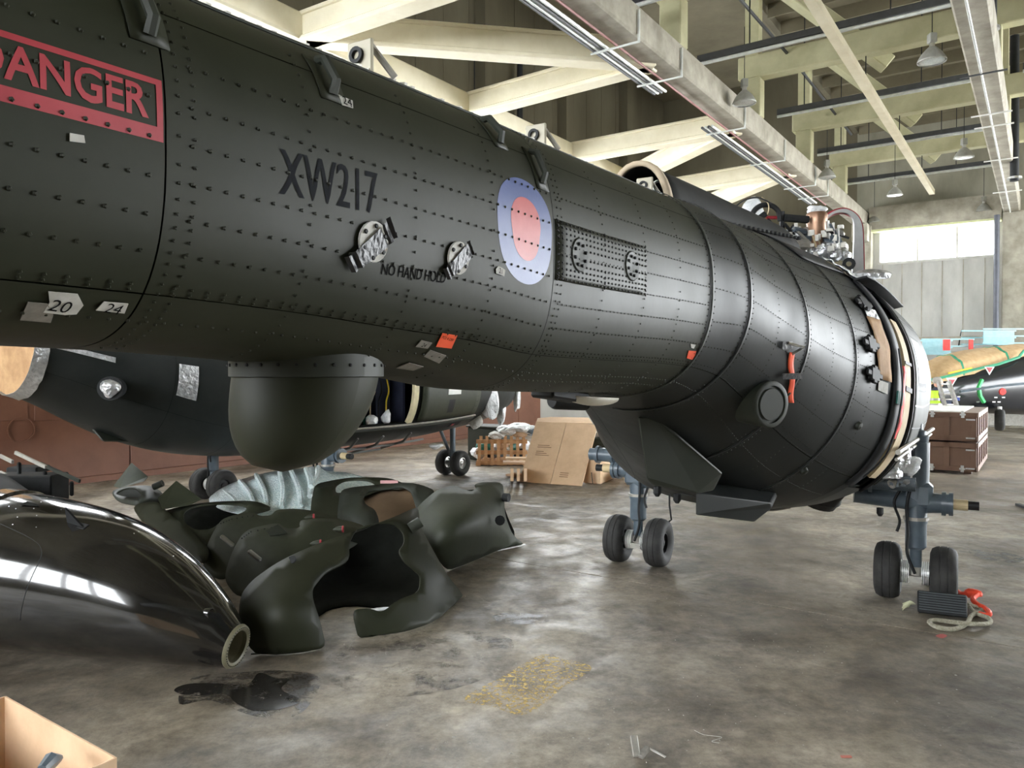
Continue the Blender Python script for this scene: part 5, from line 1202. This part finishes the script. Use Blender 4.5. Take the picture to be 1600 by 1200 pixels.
t = thing('cardboard_tray', 'flat cardboard pallet tray in front of the slatted crate', 'box', gz(812, 744))
for k, (x0, y0, x1, y1) in enumerate(((797,741,826,744),(786,722,832,722),(790,716,832,716))): MB().beam(gz(x0, y0, .03+.2*min(k,1)), gz(x1, y1, .03+.2*min(k,1)), .25, .03).build('card_layer', CARD, t)
for x in (800, 810, 821): MB().beam(gz(x, 742, .0), gz(x, 742, .22), .05, .2).build('card_leg', CARD, t)
bd = thing('dark_bin', 'dark green bin behind the nose wheels of the second helicopter', 'bin', gz(770, 722)); MB().box(gz(738, 722, 0)+V(.35,.5,.34), (.75,.6,.68), AX).build('body', GREEN3, bd, bevel=.02); MB().box(gz(738, 722, 0)+V(.35,.5,.7), (.8,.65,.04), AX).build('lid', GREEN3, bd, bevel=.01)
cw = struct(thing('trim_1', 'x', 'x', gY(905,660,19))); del cw['label']; del cw['category']
MB().box(gY(905,640,20)+UP*-.1, (2.2,.3,3.2), AX).build('concrete_buttress', CONC, cw)

# brown transit crates
kc = gz(1526, 743); CW, CD_, CH = 1.5, 2.75, .53
for lvl in (0, 1):
    t = thing('transit_crate', ['lower brown metal transit crate with a white label', 'upper brown metal transit crate with a pale lid board'][lvl], 'crate', kc+UP*lvl*CH)
    c = kc-Ge*CW/2+Gg*CD_/2+UP*(lvl*(CH+.012)+CH/2+(.05 if lvl == 0 else .05)); hh = CH-.03
    MB().box(c, (CW, CD_, hh), AX).build('body', CRATEB, t, bevel=.012)
    for z in (-hh/2+.04, hh/2-.04): MB().box(c-Gg*(CD_/2+.012)+UP*z, (CW+.01, .02, .09), AX).build('rail', CRATEB, t, bevel=.004); MB().box(c+Ge*(CW/2+.012)+UP*z, (.02, CD_+.01, .09), AX).build('rail', CRATEB, t, bevel=.004)
    for a in (.0, .42, .85, 1.28): MB().box(c-Gg*(CD_/2+.012)+Ge*(CW/2-a-.05), (.09,.02,hh), AX).build('batten', CRATEB, t, bevel=.004)
    for b_ in np.linspace(.06, CD_-.06, 6): MB().box(c-Gg*(CD_/2-b_)+Ge*(CW/2+.012), (.02,.09,hh), AX).build('batten', CRATEB, t, bevel=.004)
    for a in (.10, .58, 1.2):
        z = hh/2-.03 if lvl else -hh/2+.04; l_ = MB(); l_.box(c-Gg*(CD_/2+.03)+Ge*(CW/2-a-.12)+UP*z, (.05,.02,.12), AX).box(c-Gg*(CD_/2+.04)+Ge*(CW/2-a-.12)+UP*z, (.09,.02,.03), AX); l_.build('latch', STEEL, t)
    for z in (-hh/2+.05, hh/2-.12): MB().box(c-Gg*(CD_/2+.026)+Ge*(CW/2-.10)+UP*z, (.14,.006,.025), AX).build('corner_plate', STEEL, t)
    if lvl:
        MB().box(c+UP*(hh/2+.012)-Ge*.1, (CW-.25, CD_-.1, .02), AX).build('lid_board', WHITEP, t)
        st_ = mat('faded_stencil', (.32,.22,.13), .7)
        for b_ in (.9, 1.4, 1.9):
            for z in (-.12, 0, .12): MB().box(c+Ge*(CW/2+.004)-Gg*(CD_/2-b_)+UP*z, (.004,.18,.05), AX).build('stencil_mark', st_, t)
    else:
        MB().box(c-Gg*(CD_/2+.03)+Ge*(CW/2-1.07)+UP*-.02, (.30,.006,.17), AX).build('label', WHITEP, t)
        for k in range(4): MB().box(c-Ge*(CW/2-.15)*(1-2*(k%2))+Gg*(CD_/2-.2)*(1-2*(k//2))-UP*(hh/2+.03), (.12,.12,.06), AX).build('foot', CRATEB, t)

# black jet with a tan covered cockpit
jt = thing('jet_aircraft', 'glossy black jet trainer with tan cover strapped over its cockpit', 'aircraft', gz(1580, 690))
JY = 19.0
def sect(px, yt, yb, Y, n=24, k=1.):
    p, q = gY(px, yt, Y), gY(px, yb, Y); c = (p+q)/2; rz = (p[2]-q[2])/2; return [c+V(.25*math.cos(a)*rz*k, math.cos(a)*rz*k*1.0, math.sin(a)*rz) for a in np.linspace(0, 2*PI, n+1)]
S_ = [sect(1395, 612, 622, 17.6), sect(1420, 601, 634, 17.9), sect(1448, 593, 641, 18.3), sect(1500, 577, 644, 18.8), sect(1550, 562, 646, 19.2), sect(1600, 548, 648, 19.6), sect(1680, 535, 652, 20.4), sect(1780, 535, 650, 21.4), sect(1900, 560, 640, 22.4)]
MB().grid(S_).build('fuselage', JETB, jt, smooth=True, norm=False)
P = []
for (x, yt, yb, Y) in ((1425,607,610,18.0),(1448,582,598,18.2),(1465,566,594,18.4),(1490,555,588,18.6),(1520,548,581,18.9),(1560,542,572,19.2),(1600,538,562,19.5),(1650,538,550,19.9)):
    p, q = gY(x, yt, Y), gY(x, yb, Y); hz = p[2]-q[2]; w_ = .62
    P.append([q+V(.1*math.cos(a)*w_, -math.cos(a)*w_+.35, hz*abs(math.sin(a))**.75+.0)+UP*.02*math.sin(x*.9+a*9) for a in np.linspace(0, PI, 18)])
MB().grid(P).build('cockpit_cover', mat('tan_cover_cloth', (.47,.31,.15), .85, scale=8, col2=(.56,.39,.21), bump=.8, bscale=6), jt, smooth=True, norm=False, solid=.02)
def line3(pts, r, m, name): MB().tube([gY(*p) for p in pts], r, 6).build(name, m, jt, smooth=True)
line3([(1432,604,17.5),(1448,595,17.55),(1490,586,17.95),(1520,578,18.2),(1560,569,18.5),(1592,558,18.85),(1600,548,19)], .035, GTAPE, 'green_edging')
for i in (3, 5): MB().grid([[p+V(0,0,.015)-V(.03,0,0) for p in P[i][:17]], [p+V(0,0,.015)+V(.05,0,0) for p in P[i][:17]]]).build('green_strap', GTAPE, jt, norm=False, solid=.01)
line3([(1482,583,17.9),(1518,575,18.1)], .02, YELLOWP, 'yellow_strip')
line3([(1534,594,18.1),(1529,605,18),(1531,618,18),(1537,628,18.1)], .05, mat('bright_green_strap', (.05,.55,.15), .5), 'bright_strap')
c = gY(1546, 579, 18.05)
def tri(c, s, m, name, off=0.): MB().add([c+V(-s, -off, s*.75), c+V(s, -off, s*.75), c+V(0, -off, -s*.9)], [(0,1,2)]).build(name, m, jt, norm=False, solid=.004)
tri(c, .12, WHITEP, 'warning_triangle'); tri(c+V(0,0,.015), .075, RED, 'warning_triangle', .006)
tri(gY(1487,597,17.7), .13, WHITEP, 'warning_triangle'); tri(gY(1487,597,17.7), .075, RED, 'warning_triangle', .006)
MB().lathe(gY(1566,612,18.2), V(0,-1,0), [(0,.09),(.03,.08),(.03,0)], 8).build('red_plug', REDF, jt)
for (x, y) in ((1556,621),(1568,621),(1553,628),(1561,628),(1528,628),(1498,620)): MB().box(gY(x, y, 18.15), (.07,.006,.03)).build('white_mark', WHITEP, jt)
MB().tube([gY(1500,612,17.8), gY(1560,603,18.1), gY(1640,596,18.6)], .03, 6).build('canopy_rail', GREYM, jt)
wheel(gY(1562, 656, 18.6), V(.8,-.5,0), .26, .22, jt); MB().tube([gY(1562,656,18.6), gY(1562,636,18.7)], .05, 8).build('gear_leg', WHITEP, jt)
wb_ = thing('grey_tow_cart', 'pale low panel on the floor beneath the black jet', 'panel', gz(1600, 664)); MB().box(gY(1600,653,23.5), (2.6,.4,.50), AX).build('body', LABEL, wb_, bevel=.02)
# ladder
ld = thing('ladder', 'short aluminium ladder leaning against the black jet', 'ladder', gz(1490, 690))
for (x0, x1) in ((1466,1478),(1482,1497)): MB().beam(gY(x0, 596, 16.9), gY(x1, 640, 16.6)+(gY(x1,640,16.6)-gY(x0,596,16.9))*.95, .05, .09).build('rail', STEEL, ld)
for y in (600, 608, 616, 624, 632, 645): f_ = (y-596)/44; MB().beam(gY(1466+12*f_, y, 16.85), gY(1482+15*f_, y, 16.85), .05, .03).build('rung', WHITEP, ld)
# access stands
def stand(x0, x1, yt, Y, lab, red=(), ym=12):
    a, b_ = gY(x0, yt, Y), gY(x1, yt, Y); t = thing('access_stand', lab, 'stand', V((a[0]+b_[0])/2, Y, 0)); zt = a[2]; hz = ym*Y/1202
    for k in range(4):
        for dy in (0, 1.1): p = a+(b_-a)*k/3+V(0,dy,0); MB().beam(V(p[0], p[1], 0), V(p[0], p[1], zt), .05, .05).build('post', BLUEP, t)
    for z in (zt, zt-hz/2, zt-hz): 
        for dy in (0, 1.1): MB().beam(V(a[0], a[1]+dy, z), V(b_[0], b_[1]+dy, z), .04, .04).build('rail', BLUEP, t)
    MB().box((a+b_)/2+V(0,.55,-hz*2.0), (b_[0]-a[0], 1.1, .06)).build('deck', BLUEP, t)
    MB().box((a+b_)/2+V(.0,.6,-hz*.55), ((b_[0]-a[0])*.55,.03,hz*.9)).build('side_sheet', BLUEP, t)
    for (x, w_) in red: MB().box(gY(x, yt+9, Y-.1), (w_,.03,.32)).build('red_panel', REDF, t)
    return t
stand(1536, 1625, 514, 23, 'pale blue railed access stand behind the black jet, right-hand one', (), 22)
stand(1440, 1522, 530, 22.5, 'pale blue railed access stand with red panels seen past the helicopter door', ((1479,.2),(1517,.12)), 22)
tag(MB().tube([gY(1498,540,26), gY(1503,510,26), gY(1516,530,26), gY(1522,545,26)], .02, 5).build('wire_frame', BLACKP, loc=gY(1500,545,26)), 'thin bent wire frame against the far wall above the jet', 'frame')
# person in yellow vest
pe = thing('person', 'person in a yellow high-visibility vest and blue gloves beside the black jet, half hidden', 'person', V(9.46, 17.3, 0))
def skin(name, V_, E_, R_, m, parent, sub=2):
    me = bpy.data.meshes.new(name); b0_ = wl(parent); me.from_pydata([tuple(Vector(v)-b0_) for v in V_], E_, []); o = bpy.data.objects.new(name, me); COL.objects.link(o); o.parent = parent; me.materials.append(m)
    md = o.modifiers.new('skin', 'SKIN'); me.skin_vertices or None
    for i, r in enumerate(R_): me.skin_vertices[0].data[i].radius = (r, r) if not isinstance(r, tuple) else r
    me.skin_vertices[0].data[0].use_root = True
    s_ = o.modifiers.new('sub', 'SUBSURF'); s_.levels = sub; s_.render_levels = sub; md.use_smooth_shade = True; return o
x, y = 9.46, 17.3
def Pp(dx, dy, z): return (x+dx, y+dy, z)
body = skin('body', [Pp(0,0,.92),Pp(.02,0,1.15),Pp(.05,0,1.36),Pp(.08,0,1.44),Pp(.10,0,1.50),
  Pp(.04,-.18,1.38),Pp(.12,-.22,1.14),Pp(.34,-.18,1.20),Pp(.40,-.17,1.22), Pp(.04,.18,1.38),Pp(.10,.20,1.12),Pp(.32,.16,1.10),Pp(.38,.15,1.12),
  Pp(0,-.10,.86),Pp(.02,-.12,.48),Pp(-.02,-.12,.09),Pp(.10,-.12,.05), Pp(0,.10,.86),Pp(.04,.12,.48),Pp(.02,.12,.09),Pp(.14,.12,.05)],
 [(0,1),(1,2),(2,3),(3,4),(2,5),(5,6),(6,7),(7,8),(2,9),(9,10),(10,11),(11,12),(0,13),(13,14),(14,15),(15,16),(0,17),(17,18),(18,19),(19,20)],
 [.13,(.13,.15),(.12,.16),.07,.055,.065,.048,.04,.032,.065,.048,.04,.032,.095,.065,.045,.04,.095,.065,.045,.04], NAVY, pe)
hd_ = blob(Pp(.13,0,1.58), .105, SKIN, 'head', pe, (.95,.78,1.18), 5, .0, 3, smooth=True)
MB().lathe(V(x+.235,y,1.575), V(1,0,-.2), [(0,.018),(.02,.006),(.02,0)], 8).build('nose', SKIN, hd_, smooth=True)
for s_ in (-1,1): MB().lathe(V(x+.12,y+.082*s_,1.58), V(0,s_,0), [(0,.02),(.015,.025),(.015,0)], 8).build('ear', SKIN, hd_, smooth=True); MB().lathe(V(x+.215,y+.035*s_,1.60), V(1,0,0), [(0,.012),(.01,.0)], 8).build('eye', INK, hd_)
blob(Pp(.10,0,1.635), .105, mat('grey_hair', (.35,.33,.30), .8), 'hair', pe, (1.0,.85,.85), 6, .1, 3, smooth=True)
vb = MB()
for (z0, z1, r0_, r1_) in ((1.0,1.42,.165,.13),): 
    vb.grid([[Pp(.03*k+(.0)+(r0_+(r1_-r0_)*k)*1.05*math.cos(a), (r0_+.05+(r1_-r0_)*k*.2)*math.sin(a), z0+(z1-z0)*k+.0) for a in np.linspace(0, 2*PI, 25)] for k in np.linspace(0, 1, 6)])
vb.build('vest', HIVIS, pe, smooth=True, norm=False, solid=.02)
vb = MB()
for z in (1.08, 1.2): vb.grid([[Pp(.01+.195*math.cos(a)*(1-.15*(z-1)), .235*math.sin(a)*(1-.03), z+dz) for a in np.linspace(0, 2*PI, 25)] for dz in (0, .05)])
vb.build('reflective_band', STEEL, pe, norm=False, solid=.005)
for s_, (gx, gy, gzz) in ((-1, (.43,-.165,1.23)), (1, (.41,.145,1.13))):
    ax0 = V(1,0,.15); hb_ = blob(Pp(gx, gy, gzz), .045, BLUEC, 'hand', pe, (1.1,.5,.9), 3, .05, 2, smooth=True)
    for k in range(4): p0 = V(*Pp(gx+.035, gy, gzz+.027-.018*k)); MB().tube([p0, p0+V(.035,0,.003), p0+V(.055,-.012*s_,-.008)], [.0095,.009,.007], 6).build('finger', BLUEC, hb_, smooth=True)
    p0 = V(*Pp(gx, gy, gzz+.03)); MB().tube([p0, p0+V(.03,.015,.035)], .009, 6).build('thumb', BLUEC, hb_, smooth=True)
# ---- second helicopter : fittings
def S2(px, py): return h2.inv(px, py)
q = S2(172, 607) or (4.3, -10)
po, e1, e2, nn = h2.frame_at(4.75, -12); axx = nrm(h2.r*.75-h2.u*.62)
cv = gY(172, 607, po[1]-.35); cvs = MB().lathe(cv-axx*.30, axx, [(0,.10),(.26,.12),(.30,.12),(.30,.10),(.29,0)], 24).build('vent_stub', BLACKP, far, smooth=True)
blob(cv+axx*.01, .10, FOIL, 'foil_cap', cvs, (1,.6,1), 9, .25, 3)
# tail joint closed with brown paper and foil
b_ = [h2.S(3.85, th, .01) for th in range(-180, 180, 8)]; cc = sum(b_)/len(b_)
MB().add([cc-h2.u*.05]+b_, [(0, 1+(i+1)%len(b_), 1+i) for i in range(len(b_))]).build('paper_blank', TANCARD, far, norm=False, label='brown paper blank taped over the tail joint')
rs = np.random.RandomState(5)
MB().grid([[h2.S(3.82+dt, th, .015+.015*rs.rand()) for th in range(-180, 181, 6)] for dt in (-.02,.05,.11)]).build('foil_tape', FOIL, far, norm=False, solid=.003)
MB().grid([[h2.S(t_, th, .012) for th in (-8,-3)] for t_ in np.linspace(3.85, 4.5, 6)]).build('foil_tape', FOIL, far, norm=False, solid=.003)
MB().grid([[h2.S(5.1+dt*.1, th, .012+.01*rs.rand()) for th in np.linspace(-20, 2, 7)] for dt in (0,1,2)]).build('foil_tape', FOIL, far, norm=False, solid=.003)
# strake and belly fin
Yb = 7.9
fa = [gY(108,628,8.3), gY(235,672,8.9), gY(226,688,8.8), gY(205,690,8.6), gY(160,690,8.3)]
wedge('tail_strake', GREEN3, far, fa, [p+nrm(p-V(0,0,CAM_H))*.7 for p in fa], .02)
fa = [gY(257,688,9.0), gY(290,690,9.2), gY(330,705,9.4), gY(257,702,9.0)]
wedge('belly_fairing', BLACKP, far, fa, [p+V(.2,.5,0) for p in fa], .01)
# cabin interior
fi = thing('x', 'x', 'x', h2.H(8.0, 0, 1.0)); fi.name = 'cabin_interior'; del fi['label']; del fi['category']; fi.parent = far; fi.location = Vector(fi.location)-wl(far)
MB().box(h2.H(7.9, 0, 1.05), (2.1, 1.7, .05), h2.ax).build('cabin_floor', BLACKP, fi)
MB().box(h2.H(7.9, -.35, 1.9), (.05, 1.7, 1.7), h2.ax).build('far_lining', DARKIN, fi)
MB().box(h2.H(8.72, .3, 1.7), (1.2, .05, 1.2), h2.ax).build('bulkhead', NAVY, fi)
for k, (t_, l_, z_, sx, sy, sz, m_, nm) in enumerate(((7.75,.75,1.45,.08,.05,.7,DKGREEN,'seat_frame'),(7.62,.8,1.25,.35,.2,.12,CARD,'equipment_box'),(8.05,.4,1.5,.3,.25,.3,BLUEC,'equipment_box'),(8.2,.2,1.35,.3,.3,.3,DULL,'equipment_box'),(8.15,.45,1.75,.3,.4,.05,CARD,'shelf'),(8.45,.7,1.5,.08,.3,.9,NAVY,'seat_back'),(7.72,.9,1.68,.05,.07,.25,YELLOWP,'yellow_tag'),(7.82,.92,1.50,.05,.07,.14,YELLOWP,'yellow_tag'),(7.65,.9,1.3,.04,.45,.05,DKGREEN,'seat_tube'),(7.95,.85,1.5,.04,.04,.8,DKGREEN,'seat_tube'),(8.4,.6,1.85,.1,.04,.15,GREYM,'grey_unit'),(7.6,.6,1.5,.1,.1,.4,STEEL,'grey_unit'))):
    MB().box(h2.H(t_, l_, z_), (sx, sy, sz), h2.ax).build(nm, m_, fi, bevel=.01)
for k in range(6): MB().tube(catmull([h2.H(7.6+.16*k, .85, 1.15), h2.H(7.65+.16*k, .8, 1.4), h2.H(7.75+.14*k, .85, 1.6), h2.H(7.8+.14*k, .7, 1.9)], 6), .012, 6).build('loose_wire', [YELLOWP, BLACKP, DKGREEN, CREAM, BLACKP, YELLOWP][k], fi, smooth=True)
blob(h2.H(8.0,.95,1.17), .10, PLASTIC, 'white_bundle', fi, (.8,1.6,.7), 3, .3, 2); blob(h2.H(8.25,.98,1.2), .08, PLASTIC, 'white_bundle', fi, (.8,1,1.3), 4, .3, 2)
MB().grid([[h2.S(t_, th, .004) for th in np.linspace(-33, 37, 14)] for t_ in (8.56, 8.66)]).build('padded_edge', mat('cream_seal', (.62,.55,.34), .6), far, norm=False, solid=.05)
# sliding door, sill, side rail step
d2 = MB().grid(h2.patch(8.75, 10.2, -31, 40, .035, 12, 16)).build('sliding_door', OLIVE, far, smooth=True, norm=False, solid=.03)
MB().grid(h2.patch(9.35, 9.50, -24, -12, .055, 4, 6)).build('door_handle_recess', BLACKP, d2, norm=False)
MB().grid(h2.patch(9.30, 9.62, -8, 2, .058, 4, 5)).build('paper_notice', WHITEP, d2, norm=False, solid=.003)
for a in range(-26, 36, 5): MB().grid(h2.patch(9.65, 10.15, a, a+.5, .052, 3, 2)).build('door_rib', OLIVE, d2, norm=False)
for th in (-34.5, -38): MB().tube([h2.S(t_, th, .03) for t_ in np.linspace(7.0, 10.3, 14)], .016, 6).build('door_track', DULL if th > -36 else GREEN3, far, smooth=True)
MB().grid(h2.patch(9.75, 10.05, -50, -42, .012, 4, 5)).build('footstep_recess', BLACKP, far, norm=False); MB().grid(h2.patch(9.80, 9.88, -48, -44, .02, 3, 3)).build('red_tag', RED, far, norm=False)
ft = MB().tube([h2.S(t_, -72, .06) for t_ in np.linspace(6.9, 9.6, 12)], .018, 7).tube([h2.S(t_, -84, .12) for t_ in np.linspace(7.0, 8.9, 10)], .018, 7)
for t_ in (7.2, 7.8, 8.3, 8.9): ft.tube([h2.S(t_, -50, .01), h2.S(t_, -62, .06), h2.S(t_+.03, -84, .11)], .018, 6)
ft.build('boarding_rail', mat('worn_grey_rail', (.16,.16,.15), .45), far, smooth=True)
# cockpit end with film-wrapped openings
MB().grid(h2.patch(10.4, 11.1, -6, 38, .012, 8, 8)).build('cockpit_window', BLACKP, far, smooth=True, norm=False)
for (t_, th, r_, m_, sx) in ((10.65, -22, .15, PLASTIC, (1,.4,1.9)), (10.55, -48, .11, LABEL, (1,.5,1.2)), (11.9, -4, .12, PLASTIC, (.6,.6,2.8)), (11.5, -45, .12, PLASTIC, (.6,.6,1.6)), (11.2, 6, .09, CREAM, (.7,.5,.4))):
    p = h2.S(t_, th, .03); blob(p, r_, m_, 'film_wrapping', far, sx, int(t_*10), .3, 3)
for t_ in (10.35, 11.1): MB().grid(h2.patch(t_, t_+.06, -6, 40, .02, 2, 10)).build('window_post', GREEN3, far, norm=False)
blob(h2.H(11.0,0,.98), .13, PLASTIC, 'film_wrapping', far, (2.2,1,.7), 8, .35, 3)
blob(h2.H(9.2,1.1,.72), .08, PLASTIC, 'film_wrapping', far, (1.4,2.2,.6), 9, .35, 3)
